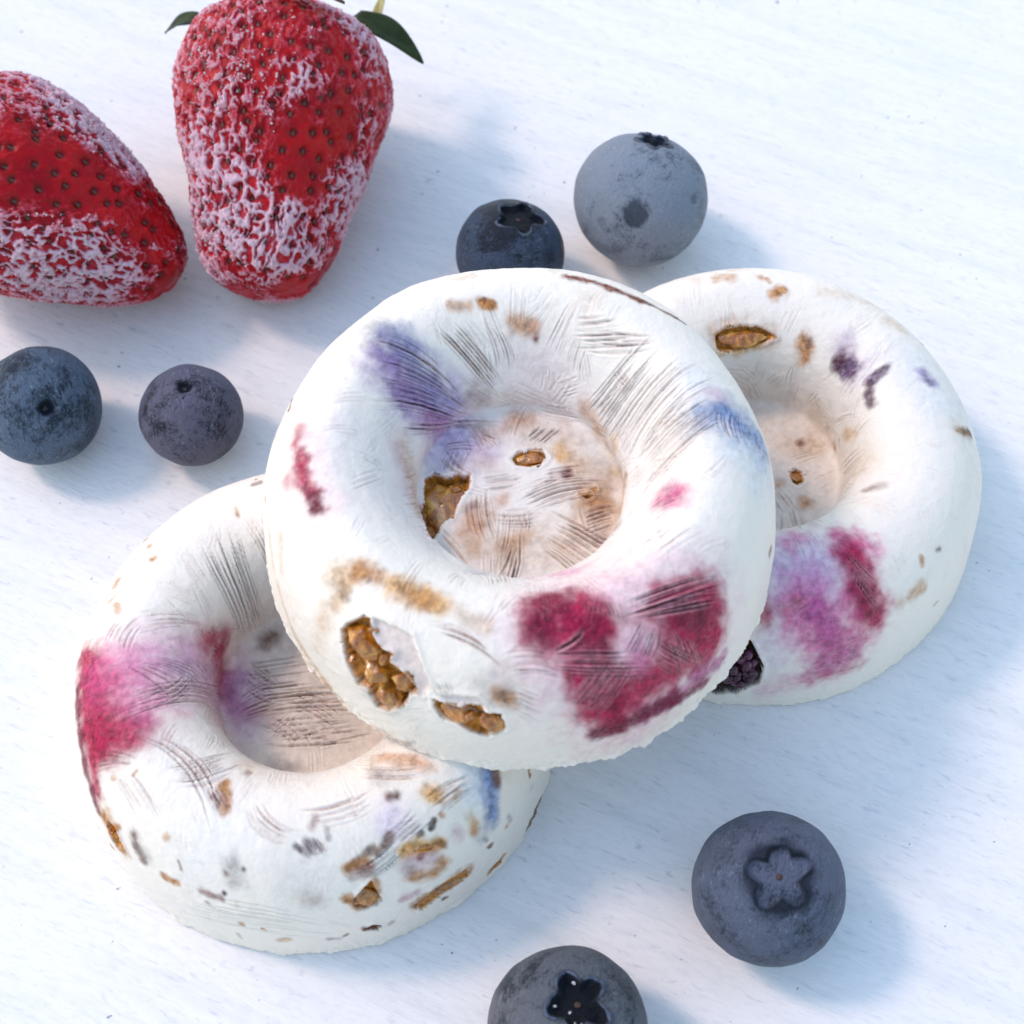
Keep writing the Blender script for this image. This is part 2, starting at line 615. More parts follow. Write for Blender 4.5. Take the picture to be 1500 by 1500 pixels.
    def sample(self, img, X, Y):
        fx = np.clip((X + CHART) / CRES - .5, 0, NC - 1.001)
        fy = np.clip((Y + CHART) / CRES - .5, 0, NC - 1.001)
        i, j = fx.astype(int), fy.astype(int)
        u, v = fx - i, fy - j
        if img.ndim == 3:
            u, v = u[:, None], v[:, None]
        return (img[j, i] * (1 - u) * (1 - v) + img[j, i + 1] * u * (1 - v) + img[j + 1, i] * (1 - u) * v + img[j + 1, i + 1] * u * v)


def ring_surface(nt, ns, seed, rag, profile=PROFILE):
    """vertices (mm), ring grid, chart coordinates, all before the dents"""
    prof, s = spline(profile, ns + 1)
    prof, s = prof[1:], s[1:]
    th = np.linspace(0, 2 * math.pi, nt, endpoint=False)
    r, z = prof[:, 0][:, None], prof[:, 1][:, None]
    c, sn = np.cos(th)[None], np.sin(th)[None]
    P = np.stack([r * c, r * sn, z * np.ones_like(c)], -1).reshape(-1, 3)
    X, Y = (s[:, None] * c).ravel(), (s[:, None] * sn).ravel()
    lo = np.stack([P[:, 0], P[:, 1], P[:, 2]], 1)
    wob = fbm3(lo * .045 + seed * 9.1, 2)
    rad = np.hypot(P[:, 0], P[:, 1])
    k = 1 + .022 * wob * sstep(6, 20, rad)
    P[:, 0] *= k
    P[:, 1] *= k
    P[:, 2] += .55 * noise3(lo * .08 + seed * 5.3) * sstep(2, 8, P[:, 2])
    # ragged thin lip round the flat base
    lip = sstep(3.2, .6, P[:, 2]) * sstep(.93 * RR, .99 * RR, rad)
    ang = np.stack([P[:, 0] * .35, P[:, 1] * .35, P[:, 2] * .5], 1)
    tear = np.clip(fbm3(ang + seed, 4) + .12, 0, 1)
    grow = 1 + lip * rag * tear / RR
    P[:, 0] *= grow
    P[:, 1] *= grow
    return P, X, Y, s


def build_ring(data, label, loc, rot, nt, ns, seed, rag, flecks=0, profile=PROFILE):
    cm = ChartMap(seed)
    for _ in range(flecks):                  # small stray flecks of oat and bran
        q, w = cm.r.uniform(36, 60), cm.r.uniform(0, 2 * math.pi)
        p0 = (q * math.cos(w), q * math.sin(w))
        e, L = cm.r.uniform(0, 6.3), cm.r.uniform(.2, 1.6)
        cm.paint(('amber', 'brown', 'amber', 'tan', 'grey', 'redbrown')[int(cm.r.integers(6))], cm.r.uniform(.45, .95), cm.r.uniform(.25, .7), cm.r.uniform(.2, .5), [p0, (p0[0] + L * math.cos(e), p0[1] + L * math.sin(e))])
    for st in data['stains_shade']:
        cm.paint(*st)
    for fn in data['fans']:
        cm.fan(*fn)
    cm.random_fans(8, 4, 13, .13)
    cm.random_fans(90, 15, 32, .12)
    cm.random_fans(110, 30, 58, .07)
    for cv in data['cavities']:
        cm.cavity(*cv)
    P, X, Y, s = ring_surface(nt, ns, seed, rag, profile)
    full = np.vstack([[[0, 0, profile[0][1]]], P, [[0, 0, .0]]])
    N = vnormals(full, nt, ns).reshape(-1, 3)
    dent = cm.sample(cm.dent, X, Y) * (np.repeat(s, nt) < s[-1] - 3.0)
    pre_stain = sstep(.45, .9, cm.sample(cm.stain, X, Y)) * (1 - cm.sample(cm.wet, X, Y))
    rough = fbm3(P * .55 + 70 + seed, 3) * .10 + fbm3(P * 2.2 + 9 + seed, 2) * .03
    rough += pre_stain * (fbm3(P * 1.5 + 21, 3) * .22 + fbm3(P * 4 + 61, 2) * .10)
    side = sstep(6, 1.5, P[:, 2]) * sstep(.9 * RR, .97 * RR, np.hypot(P[:, 0], P[:, 1]))
    rough += side * fbm3(P * 1.3 + 33, 3) * .28
    Q = P - N * (dent - rough)[:, None]
    Q[:, 2] = np.maximum(Q[:, 2], 0)
    full = np.vstack([[[0, 0, Q[:nt, 2].mean()]], Q, [[0, 0, 0]]]) * MM
    quads, tris = revolve_faces(nt, ns)
    me = mesh_np('yogurt_body', full, quads, tris)
    pad = lambda a, v0: np.concatenate([[v0], a, [v0]])
    rgb = cm.sample(cm.rgb, X, Y)
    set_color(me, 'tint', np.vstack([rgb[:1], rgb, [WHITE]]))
    set_float(me, 'stain', pad(cm.sample(cm.stain, X, Y), 0))
    set_float(me, 'wet', pad(cm.sample(cm.wet, X, Y), 0))
    t = thing('frozen_yogurt_ring', label, 'frozen dessert', loc, 'frozen yogurt rings with fruit and granola')
    t.rotation_euler = rot
    obj('yogurt_body', me, M_YOG, t)
    return t


def lump(name, size, seed, material, parent, loc, rot=(0, 0, 0), rough=.3, facet=True):
    """a nugget: an uneven rounded lump, size in mm"""
    nt, ns = 28, 16
    th = np.linspace(0, 2 * math.pi, nt, endpoint=False)
    ph = np.linspace(0, math.pi, ns + 2)[1:-1]
    d = np.stack([np.outer(np.sin(ph), np.cos(th)), np.outer(np.sin(ph), np.sin(th)), np.outer(np.cos(ph), np.ones(nt))], -1).reshape(-1, 3)
    d = np.vstack([[[0, 0, 1]], d, [[0, 0, -1]]])
    if facet:
        r = np.random.default_rng(seed)
        for _ in range(12):
            n = r.normal(size=3)
            n /= np.linalg.norm(n)
            h = r.uniform(.5, .82)
            e = d @ n
            d = d - n * np.clip(e - h, 0, None)[:, None] * .9
    d = d * (1 + rough * fbm3(d * 1.6 + seed * 3.3, 3) + .14 * fbm3(d * 4.5 + seed, 3))[:, None]
    quads, tris = revolve_faces(nt, ns)
    me = mesh_np(name, d * np.array(size) * MM, quads, tris)
    o = obj(name, me, material, parent)
    o.location = Vector(loc) * MM
    o.rotation_euler = rot
    return o


DATA = {
    'mid': {
        'stains_shade': [
            ('greyblue', 0.55, 2.34, 2.31, [(-25.12, 23.02), (-22.74, 22.34)]),
            ('lilac', 0.5, 3.91, 4.29, [(-20.31, 15.58), (-13.1, 13.33), (-8.81, 8.96)]),
            ('indigo', 0.7, 2.34, 3.3, [(-23.47, 20.4), (-20.58, 18.21), (-19.68, 15.37)]),
            ('violet', 0.62, 3.24, 3.63, [(-23.17, 15.92), (-18.94, 14.01), (-14.19, 11.91)]),
            ('blue', 0.45, 1.89, 2.97, [(-20.18, 20.9), (-16.4, 16.69), (-13.28, 14.24)]),
            ('mauve', 0.45, 1.22, 1.32, [(-15.47, 11.03), (-12.25, 11.03)]),
            ('lilac', 0.35, 2.79, 2.64, [(-10.15, 7.93), (-6.85, 7.35)]),
            ('lilac', 0.09, 4.58, 4.95, [(-29.12, 2.29), (-24.39, -7.23)]),
            ('pink', 0.22, 2.56, 3.3, [(-37.05, 0.97), (-35.93, -6.01), (-33.45, -11.85)]),
            ('rasp', 0.7, 0.66, 0.83, [(-37.29, 4.25), (-37.68, 0.99)]),
            ('rasp', 0.85, 1.0, 0.66, [(-36.58, -0.96), (-35.82, -3.13)]),
            ('rasp', 0.9, 1.11, 0.66, [(-36.16, -4.44), (-34.59, -8.62)]),
            ('deep', 0.95, 1.11, 0.66, [(-34.12, -9.78), (-33.35, -12.14)]),
            ('rasp', 0.5, 1.11, 0.99, [(-38.41, -5.4), (-37.43, -5.59)]),
            ('tan', 0.5, 1.22, 1.49, [(-20.31, 4.88), (-18.06, 0.32), (-16.18, -5.57)]),
            ('rasp', 0.6, 0.44, 0.49, [(-13.9, -2.58), (-14.95, -11.47)]),
            ('mauve', 0.25, 1.22, 1.65, [(-21.81, 4.64), (-18.77, -2.97)]),
            ('tan', 0.35, 3.46, 2.97, [(-5.77, -7.25), (-2.07, -9.35), (2.55, -8.09)]),
            ('tan', 0.38, 3.01, 2.64, [(9.33, 2.15), (11.07, -4.03), (8.18, -8.03)]),
            ('amber', 0.55, 1.44, 1.32, [(-5.78, -2.45), (-5.39, -4.06)]),
            ('brown', 0.4, 1.0, 0.99, [(10.21, -2.55), (11.44, -2.02)]),
            ('tan', 0.35, 1.89, 1.98, [(-0.19, 10.83), (5.66, 9.24)]),
            ('tan', 0.5, 1.44, 1.32, [(7.4, 6.32), (7.95, 3.37)]),
            ('yellow', 0.5, 0.88, 0.66, [(5.42, 7.32), (6.0, 6.0)]),
            ('amber', 0.55, 1.89, 1.98, [(10.02, -0.79), (12.08, 0.63)]),
            ('amber', 0.45, 2.56, 2.31, [(11.56, -3.54)]),
            ('redbrown', 0.5, 1.11, 1.16, [(11.45, -7.16), (14.82, -8.56)]),
            ('amber', 0.6, 1.33, 1.32, [(-1.94, -8.74), (-0.12, -7.07)]),
            ('grey', 0.3, 1.22, 1.32, [(-2.02, -9.52)]),
            ('orange', 0.5, 1.33, 1.32, [(-7.2, -5.32), (-6.66, -6.21)]),
            ('redbrown', 0.55, 0.77, 0.66, [(-6.47, -1.92)]),
            ('orange', 0.55, 1.0, 0.83, [(-2.25, -0.69)]),
            ('redbrown', 0.85, 0.66, 0.41, [(6.66, 3.18)]),
            ('tan', 0.55, 1.44, 1.49, [(-5.19, 10.4), (-4.45, 9.54)]),
            ('brown', 0.45, 1.44, 1.49, [(-8.13, 16.3), (-6.55, 15.81)]),
            ('amber', 0.5, 1.0, 1.16, [(-0.65, 12.39), (1.28, 12.18)]),
            ('pink', 0.45, 2.12, 2.31, [(4.25, -17.71), (8.47, -20.46)]),
            ('tan', 0.35, 1.22, 1.32, [(-5.93, 5.15), (-4.47, 4.63)]),
            ('grey', 0.25, 1.67, 1.65, [(-11.08, 3.49), (-9.74, 5.74)]),
            ('amber', 0.5, 1.22, 1.16, [(-6.48, -8.29)]),
            ('grey', 0.3, 2.56, 3.3, [(12.45, 9.05), (13.48, 4.25)]),
            ('amber', 0.6, 0.66, 0.66, [(-12.65, 29.09), (-9.3, 29.5)]),
            ('amber', 0.95, 0.77, 0.49, [(-6.96, 30.14), (-5.03, 30.05)]),
            ('brown', 0.9, 0.44, 0.25, [(-6.53, 30.72)]),
            ('amber', 0.75, 1.11, 1.16, [(-1.21, 27.61), (2.37, 27.06)]),
            ('redbrown', 0.9, 0.66, 0.41, [(2.88, 25.28)]),
            ('tan', 0.35, 0.66, 0.66, [(-11.61, 34.7), (-8.58, 35.73)]),
            ('redbrown', 0.95, 0.66, 0.49, [(8.16, 35.35), (13.06, 34.01), (17.31, 31.88), (21.25, 29.79)]),
            ('brown', 0.85, 0.44, 0.33, [(20.2, 30.51), (24.12, 28.75), (29.29, 27.31)]),
            ('tan', 0.25, 1.67, 1.98, [(12.64, 29.78)]),
            ('mauve', 0.15, 4.58, 4.95, [(3.68, 21.99), (4.6, 17.79)]),
            ('amber', 0.5, 1.11, 1.32, [(11.29, 13.69), (12.23, 10.82)]),
            ('tan', 0.45, 1.0, 1.32, [(12.45, 9.05), (13.21, 6.59)]),
            ('yellow', 0.5, 0.77, 0.83, [(15.6, 7.78), (15.61, 6.63)]),
            ('tan', 0.5, 1.0, 1.16, [(13.95, 3.09), (16.8, 0.15)]),
            ('brown', 0.4, 0.55, 0.49, [(17.08, 1.19)]),
            ('pink', 0.35, 1.11, 1.49, [(33.34, 10.19), (34.05, 9.44)]),
            ('greyblue', 0.6, 2.34, 2.64, [(31.84, 4.76), (34.8, 6.14)]),
            ('blue', 0.8, 2.79, 2.97, [(35.62, 5.96), (40.99, 3.59)]),
            ('sky', 0.28, 3.46, 4.29, [(37.69, -0.33), (40.91, -2.5)]),
            ('sky', 0.2, 3.46, 3.3, [(30.83, 12.14)]),
            ('bright', 0.8, 1.44, 1.98, [(24.94, -9.08), (27.1, -9.07)]),
            ('pink', 0.4, 2.12, 2.64, [(25.97, -9.45)]),
            ('pink', 0.42, 9.51, 7.59, [(10.44, -35.23), (26.39, -32.58), (18.71, -44.09)]),
            ('rasp', 0.9, 3.24, 1.98, [(4.16, -31.61), (8.34, -32.23)]),
            ('rasp', 0.75, 2.12, 1.65, [(1.18, -33.9), (4.98, -35.46)]),
            ('deep', 0.7, 2.12, 1.65, [(3.54, -31.05), (7.56, -30.32)]),
            ('deep', 0.8, 1.89, 1.32, [(3.02, -34.57)]),
            ('rasp', 0.8, 2.12, 1.98, [(10.74, -31.18), (12.66, -32.14)]),
            ('redbrown', 0.5, 1.44, 1.32, [(15.49, -31.76)]),
            ('rasp', 0.95, 3.91, 1.98, [(25.85, -28.71), (30.32, -28.27), (31.76, -31.76), (28.07, -34.05)]),
            ('rasp', 0.85, 2.12, 1.65, [(21.26, -30.36), (30.43, -25.54)]),
            ('deep', 0.55, 2.56, 2.31, [(28.96, -31.61)]),
            ('rasp', 0.85, 3.24, 2.31, [(25.26, -35.41), (31.84, -35.36)]),
            ('deep', 0.6, 1.67, 1.65, [(24.67, -29.93), (29.54, -29.54)]),
            ('rasp', 0.92, 3.8, 1.98, [(10.86, -34.45), (10.62, -38.29), (12.29, -42.87), (16.67, -47.07)]),
            ('deep', 0.6, 2.34, 1.65, [(10.96, -34.75), (12.68, -36.82)]),
            ('rasp', 0.85, 2.79, 1.98, [(16.06, -44.12), (22.84, -41.2)]),
            ('deep', 0.75, 1.56, 1.65, [(15.84, -43.53)]),
            ('mauve', 0.8, 1.89, 1.16, [(38.36, -35.77), (30.83, -42.43), (24.29, -46.66)]),
            ('deep', 0.85, 1.78, 0.99, [(29.04, -43.87), (21.88, -48.01), (14.18, -51.15)]),
            ('deep', 0.8, 1.22, 0.83, [(37.27, -39.97), (29.56, -44.65)]),
            ('rasp', 0.8, 2.56, 1.98, [(16.0, -40.62), (26.26, -38.93)]),
            ('pink', 0.5, 1.67, 1.65, [(18.32, -35.96), (19.36, -37.19)]),
            ('tan', 0.7, 1.44, 1.16, [(-29.78, -22.85), (-25.61, -23.88)]),
            ('amber', 0.75, 1.0, 0.83, [(-26.14, -23.54), (-23.02, -25.12)]),
            ('brown', 0.9, 0.55, 0.33, [(-24.33, -25.19)]),
            ('yellow', 0.75, 1.33, 1.16, [(-20.27, -26.41), (-17.89, -28.08), (-13.02, -29.95)]),
            ('amber', 0.6, 1.0, 0.83, [(-19.03, -27.7), (-14.71, -29.51)]),
            ('tan', 0.45, 0.77, 0.83, [(-11.82, -30.79), (-5.36, -33.81)]),
            ('tan', 0.6, 1.22, 0.99, [(-28.37, -25.99), (-29.52, -27.52)]),
            ('brown', 0.4, 0.66, 0.66, [(-28.94, -26.06), (-27.78, -27.3)]),
            ('tan', 0.4, 1.44, 1.49, [(-31.64, -27.51), (-33.4, -29.55)]),
            ('tan', 0.25, 1.44, 1.65, [(-35.55, -30.91), (-39.64, -33.86)]),
            ('grey', 0.45, 1.67, 1.98, [(-28.54, -42.31), (-25.52, -45.1)]),
            ('amber', 0.85, 1.11, 0.99, [(-3.38, -42.9), (-1.89, -43.3)]),
            ('brown', 0.6, 0.66, 0.49, [(-3.0, -42.92)]),
            ('grey', 0.3, 2.56, 2.31, [(-5.17, -42.08), (-2.56, -41.85)]),
            ('tan', 0.5, 0.66, 0.83, [(-48.75, -20.19), (-49.4, -29.68), (-45.4, -40.17), (-40.28, -47.17)]),
            ('brown', 0.5, 0.44, 0.33, [(-44.33, -41.34), (-43.35, -42.6)]),
            ('tan', 0.4, 0.55, 0.66, [(-33.98, -51.33), (-24.85, -55.81)]),
            ('orange', 0.35, 0.66, 0.83, [(-46.78, -9.52), (-48.26, -16.62)]),
            ('tan', 0.35, 0.88, 0.99, [(-42.0, -14.05), (-43.22, -18.35)]),
            ('tan', 0.35, 1.11, 1.32, [(-49.7, -34.16), (-44.33, -41.34)]),
            ('brown', 0.6, 0.55, 0.33, [(-48.54, -38.61)]),
            ('brown', 0.85, 0.44, 0.25, [(-42.2, 15.36), (-41.26, 11.06)]),
            ('tan', 0.5, 0.55, 0.33, [(-45.16, 7.96)]),
            ('grey', 0.4, 0.66, 0.49, [(-26.37, -55.28), (-23.25, -54.79)]),
        ],
        'fans': [
            (17, 0.3, (8.81, 13.57), (22.32, 22.32), (19.78, 0.52), (34.86, 13.03)),
            (9, 0.26, (10.45, 27.95), (16.02, 27.2), (8.69, 23.24), (23.52, 20.81)),
            (7, 0.2, (14.76, 25.57), (23.89, 22.28), (11.08, 22.72), (25.24, 19.72)),
            (11, 0.28, (-17.34, 25.24), (-4.57, 16.49), (-12.31, 27.01), (-2.46, 18.68)),
            (6, 0.2, (-7.76, 28.0), (-4.26, 20.93), (-3.55, 26.93), (-0.37, 21.04)),
            (15, 0.26, (-26.51, 22.64), (-10.88, 17.09), (-26.43, 8.59), (-6.91, 11.05)),
            (4, 0.26, (-24.86, 7.84), (-2.61, 12.29), (-20.72, 6.34), (-3.59, 10.72)),
            (14, 0.28, (20.0, 4.8), (32.86, 11.64), (18.83, -7.04), (33.92, 3.27)),
            (6, 0.22, (33.6, 6.53), (34.38, 0.9), (38.14, 7.07), (38.47, 0.0)),
            (4, 0.2, (19.45, -11.23), (28.08, -8.59), (19.7, -16.83), (27.69, -12.33)),
            (6, 0.26, (-5.78, 2.45), (-0.22, 3.61), (-5.33, 0.28), (0.83, 1.14)),
            (6, 0.22, (2.8, 3.59), (8.46, 4.5), (2.72, 1.87), (8.34, 2.24)),
            (7, 0.28, (-3.86, -2.41), (3.65, -1.44), (-3.42, -4.89), (2.57, -5.04)),
            (6, 0.26, (8.24, -3.08), (13.11, -1.49), (8.18, -7.11), (12.48, -5.17)),
            (9, 0.3, (-1.57, 0.07), (11.8, 3.27), (0.28, -4.55), (12.07, -0.74)),
            (9, 0.34, (3.65, -2.15), (16.25, -10.15), (2.55, -8.09), (9.7, -15.23)),
            (7, 0.3, (-11.44, -4.39), (-6.5, -9.63), (-13.65, -12.29), (-9.68, -23.36)),
            (5, 0.34, (-10.26, -21.03), (-0.31, -3.6), (-8.52, -25.47), (0.25, -7.06)),
            (6, 0.26, (-7.22, 0.06), (-5.99, -7.27), (-3.92, 1.13), (-2.12, -8.21)),
            (3, 0.28, (-10.79, 8.13), (-6.4, 2.99), (-11.61, 5.92), (-7.7, 2.21)),
            (5, 0.28, (0.54, 8.78), (3.63, 11.86), (2.86, 7.65), (6.89, 11.25)),
            (5, 0.24, (-11.38, 3.59), (-10.16, 7.38), (-8.12, 2.95), (-6.77, 6.77)),
            (6, 0.3, (-8.9, -20.96), (-6.01, -26.01), (-4.18, -10.34), (-2.33, -24.23)),
            (4, 0.3, (-3.45, -10.6), (10.23, -20.52), (-2.93, -12.22), (9.15, -23.23)),
            (4, 0.3, (-6.88, 8.97), (-4.11, 7.42), (-5.99, 9.96), (-2.15, 8.04)),
            (4, 0.24, (-11.79, 7.8), (-6.88, 8.97), (-11.11, 6.81), (-5.87, 6.76)),
            (6, 0.22, (0.83, 13.64), (8.89, 11.38), (3.13, 15.39), (8.82, 14.12)),
            (9, 0.3, (16.04, -31.48), (31.89, -23.17), (16.75, -32.18), (34.63, -26.58)),
            (9, 0.28, (21.89, -31.26), (27.93, -40.64), (27.64, -32.36), (35.43, -38.67)),
            (10, 0.3, (7.0, -44.2), (12.46, -37.23), (13.26, -47.82), (19.0, -36.49)),
            (10, 0.28, (3.86, -36.7), (15.84, -35.58), (4.55, -39.94), (26.43, -39.19)),
            (3, 0.36, (4.2, -36.82), (10.19, -33.34), (5.2, -37.01), (10.67, -33.85)),
            (7, 0.28, (15.65, -36.86), (18.81, -31.93), (21.44, -37.13), (22.33, -32.48)),
            (8, 0.26, (21.84, -33.0), (32.99, -35.37), (20.8, -36.77), (27.65, -39.49)),
            (8, 0.24, (-2.87, -36.48), (5.52, -36.96), (-2.82, -40.26), (7.14, -40.52)),
            (6, 0.22, (10.85, -30.64), (11.43, -32.27), (15.11, -29.66), (16.05, -32.18)),
            (6, 0.22, (15.66, -30.09), (31.45, -22.43), (15.42, -30.92), (32.87, -22.59)),
            (7, 0.2, (-15.56, -31.9), (-4.48, -36.47), (-12.46, -34.24), (-2.08, -39.68)),
            (8, 0.22, (-0.72, -41.45), (3.0, -42.92), (-2.35, -44.85), (3.43, -49.03)),
            (6, 0.18, (11.69, -40.76), (15.02, -38.13), (20.81, -41.74), (21.24, -38.32)),
            (7, 0.15, (-21.44, 6.15), (-17.5, 7.79), (-20.4, -11.78), (-13.48, -4.25)),
            (6, 0.14, (19.54, -18.87), (27.65, -12.02), (22.06, -23.66), (30.64, -16.63)),
            (6, 0.24, (-15.53, -40.46), (-13.88, -42.71), (-10.89, -40.65), (-10.34, -43.06)),
        ],
        'cavities': [
            ('film', 0.5, [(-23.33, -30.4), (-20.25, -31.79), (-17.18, -33.72), (-16.09, -37.01), (-14.68, -41.45), (-16.92, -42.96), (-19.0, -38.96), (-21.36, -36.99), (-20.34, -35.95), (-22.28, -34.96), (-23.53, -32.98)]),
            ('film', 0.35, [(-13.78, -42.42), (-11.01, -42.57), (-6.83, -43.12), (-5.08, -44.62), (-7.15, -45.13), (-11.91, -44.44)]),
            ('amber', 1.5, [(-29.73, -31.33), (-27.9, -30.45), (-25.24, -30.07), (-23.78, -30.44), (-23.53, -32.98), (-22.28, -34.96), (-20.34, -35.95), (-21.36, -36.99), (-19.0, -38.96), (-17.06, -42.22), (-18.91, -42.46), (-21.1, -45.26), (-25.96, -46.84), (-28.88, -46.21), (-28.54, -42.31), (-31.0, -41.14), (-31.09, -37.05)]),
            ('amber', 1.2, [(-14.88, -43.21), (-12.21, -44.04), (-10.32, -44.68), (-8.63, -44.4), (-6.25, -44.48), (-5.59, -45.51), (-3.19, -45.59), (-2.56, -48.93), (-6.28, -51.12), (-8.84, -50.11), (-11.13, -48.2), (-13.5, -47.1), (-15.0, -44.83)]),
            ('amber', 1.6, [(-13.28, 2.46), (-11.98, 3.21), (-10.19, 2.63), (-8.5, 3.26), (-6.89, 3.07), (-6.98, 1.11), (-8.14, -0.64), (-9.24, -3.55), (-10.3, -4.27), (-11.23, -5.97), (-14.68, -12.31), (-15.37, -8.87), (-13.43, -1.41)]),
            ('amber', 0.5, [(-1.26, 5.67), (-0.24, 6.75), (1.41, 7.25), (3.31, 6.95), (3.9, 5.89), (3.34, 4.95), (1.26, 4.38), (-0.53, 4.68)]),
            ('amber', 0.5, [(8.32, -0.29), (9.74, -0.08), (9.86, -0.78), (9.04, -1.11), (8.59, -0.9)]),
            ('amber', 0.4, [(9.73, 0.42), (10.5, 0.64), (10.52, -0.09), (10.05, -0.18)]),
        ],
    },
    'left': {
        'stains_shade': [
            ('tan', 0.22, 10.18, 6.6, [(-2.41, 1.75), (1.0, -4.7), (-3.94, -4.7)]),  # wide tan wash: shade of the hole floor painted into the colour
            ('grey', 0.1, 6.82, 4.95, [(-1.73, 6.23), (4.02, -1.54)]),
            ('pink', 0.42, 5.03, 5.61, [(-33.49, -5.6), (-27.98, -6.2), (-15.53, 1.09)]),
            ('pink', 0.4, 3.46, 4.29, [(-35.77, -0.94), (-23.05, 4.69)]),
            ('lilac', 0.3, 3.91, 4.62, [(-27.13, -1.42), (-14.91, -2.23)]),
            ('rasp', 0.45, 2.56, 3.96, [(-34.95, -13.42), (-30.13, -17.05)]),
            ('rasp', 0.95, 3.01, 1.98, [(-42.74, 0.0), (-39.43, -10.93), (-37.8, -18.85)]),
            ('rasp', 0.8, 3.01, 2.97, [(-38.21, -7.43), (-35.94, -14.52), (-32.47, -17.26)]),
            ('pink', 0.5, 3.46, 3.96, [(-37.59, -3.62), (-31.49, -12.72)]),
            ('rasp', 0.9, 2.79, 2.31, [(-37.04, -15.34), (-34.38, -17.9)]),
            ('rasp', 0.9, 1.56, 1.49, [(-38.67, -19.7), (-39.32, -25.53)]),
            ('deep', 0.85, 0.88, 0.66, [(-44.39, -5.45), (-42.37, -16.27), (-41.24, -25.27), (-40.86, -29.15)]),
            ('rasp', 0.85, 2.0, 2.31, [(-21.8, 6.87), (-18.69, 8.91)]),
            ('rasp', 0.8, 1.89, 1.82, [(-17.96, 5.84), (-13.53, 1.18)]),
            ('mauve', 0.5, 1.22, 1.32, [(-12.9, 0.68), (-11.67, -2.48)]),
            ('rasp', 0.5, 1.67, 2.15, [(-10.13, -2.52)]),
            ('amber', 0.5, 1.67, 1.98, [(-7.53, -3.04)]),
            ('lilac', 0.3, 2.12, 2.64, [(-11.45, 1.81), (-9.0, -4.59)]),
            ('brown', 0.8, 1.11, 0.99, [(-8.1, 8.53), (-7.0, 9.45)]),
            ('amber', 0.9, 1.0, 0.66, [(-13.91, -29.15), (-12.53, -32.63)]),
            ('brown', 0.8, 0.55, 0.41, [(-15.57, -30.55), (-13.94, -32.05)]),
            ('brown', 0.5, 0.55, 0.49, [(-10.21, -26.6)]),
            ('tan', 0.3, 1.89, 1.98, [(-10.63, -24.46)]),
            ('grey', 0.45, 0.77, 0.66, [(-3.0, -11.2)]),
            ('grey', 0.35, 1.22, 1.32, [(-4.89, -11.24), (-2.38, -11.69)]),
            ('tan', 0.4, 2.12, 1.65, [(-38.5, -30.63), (-37.89, -36.59)]),
            ('amber', 0.9, 1.56, 0.99, [(-38.5, -30.63), (-37.47, -33.15), (-36.78, -36.78)]),
            ('brown', 0.8, 0.66, 0.49, [(-38.2, -32.05), (-38.77, -36.15)]),
            ('brown', 0.8, 1.11, 0.83, [(-31.26, -34.71), (-31.25, -39.28)]),
            ('grey', 0.5, 1.22, 1.16, [(-30.88, -36.8), (-29.75, -38.77)]),
            ('amber', 0.85, 0.77, 0.49, [(-26.77, -42.85), (-23.49, -44.17)]),
            ('redbrown', 0.75, 0.66, 0.49, [(-18.37, -45.46), (-14.24, -46.57)]),
            ('grey', 0.5, 1.67, 1.32, [(-10.98, -40.96), (-10.21, -42.52)]),
            ('brown', 0.8, 0.55, 0.33, [(-12.01, -41.88)]),
            ('dark', 0.95, 0.44, 0.25, [(-13.06, -45.54)]),
            ('dark', 0.8, 0.44, 0.25, [(-8.45, -41.55)]),
            ('sky', 0.12, 4.58, 4.95, [(-17.31, -39.8), (-15.66, -37.8)]),
            ('greyblue', 0.15, 3.46, 3.96, [(1.89, -43.19)]),
            ('redbrown', 0.35, 1.22, 1.32, [(2.06, -47.17), (4.92, -46.79)]),
            ('orange', 0.7, 1.11, 0.99, [(18.36, -23.08), (23.1, -23.51), (25.89, -23.73)]),
            ('tan', 0.3, 1.89, 1.98, [(16.21, -24.03), (19.38, -24.8)]),
            ('grey', 0.5, 1.22, 1.49, [(16.81, -27.97), (17.77, -27.37)]),
            ('brown', 0.9, 0.77, 0.49, [(18.52, -30.23), (19.84, -29.97)]),
            ('lilac', 0.35, 1.89, 1.98, [(19.25, -32.68), (18.57, -34.21)]),
            ('yellow', 0.85, 1.11, 0.99, [(25.72, -28.56), (27.04, -28.0)]),
            ('dark', 0.9, 0.44, 0.25, [(26.17, -32.31), (25.52, -33.87)]),
            ('dark', 0.8, 0.38, 0.25, [(23.93, -34.81), (23.31, -35.22)]),
            ('grey', 0.7, 0.55, 0.33, [(1.01, -38.42), (3.44, -39.27)]),
            ('grey', 0.7, 0.55, 0.33, [(2.63, -37.68), (5.75, -38.5)]),
            ('dark', 0.7, 0.44, 0.25, [(1.35, -38.57), (2.05, -39.04)]),
            ('grey', 0.5, 0.55, 0.33, [(7.02, -36.1), (7.21, -37.07)]),
            ('brown', 0.75, 0.55, 0.33, [(10.62, -41.06), (15.33, -37.94)]),
            ('amber', 0.8, 0.88, 0.66, [(10.22, -40.99), (14.27, -40.29)]),
            ('brown', 0.8, 0.66, 0.41, [(16.04, -38.72), (18.35, -36.01)]),
            ('redbrown', 0.6, 1.0, 0.83, [(11.64, -41.98), (14.29, -41.51)]),
            ('yellow', 0.9, 1.11, 0.66, [(20.3, -38.17), (23.09, -36.95), (27.63, -36.01)]),
            ('brown', 0.6, 0.66, 0.49, [(26.82, -35.59), (28.35, -36.29)]),
            ('mauve', 0.4, 2.0, 1.65, [(22.76, -40.22), (25.69, -38.82)]),
            ('amber', 0.8, 1.0, 0.83, [(23.16, -42.65), (27.61, -41.72), (28.82, -39.67)]),
            ('grey', 0.4, 1.11, 0.99, [(21.85, -41.1)]),
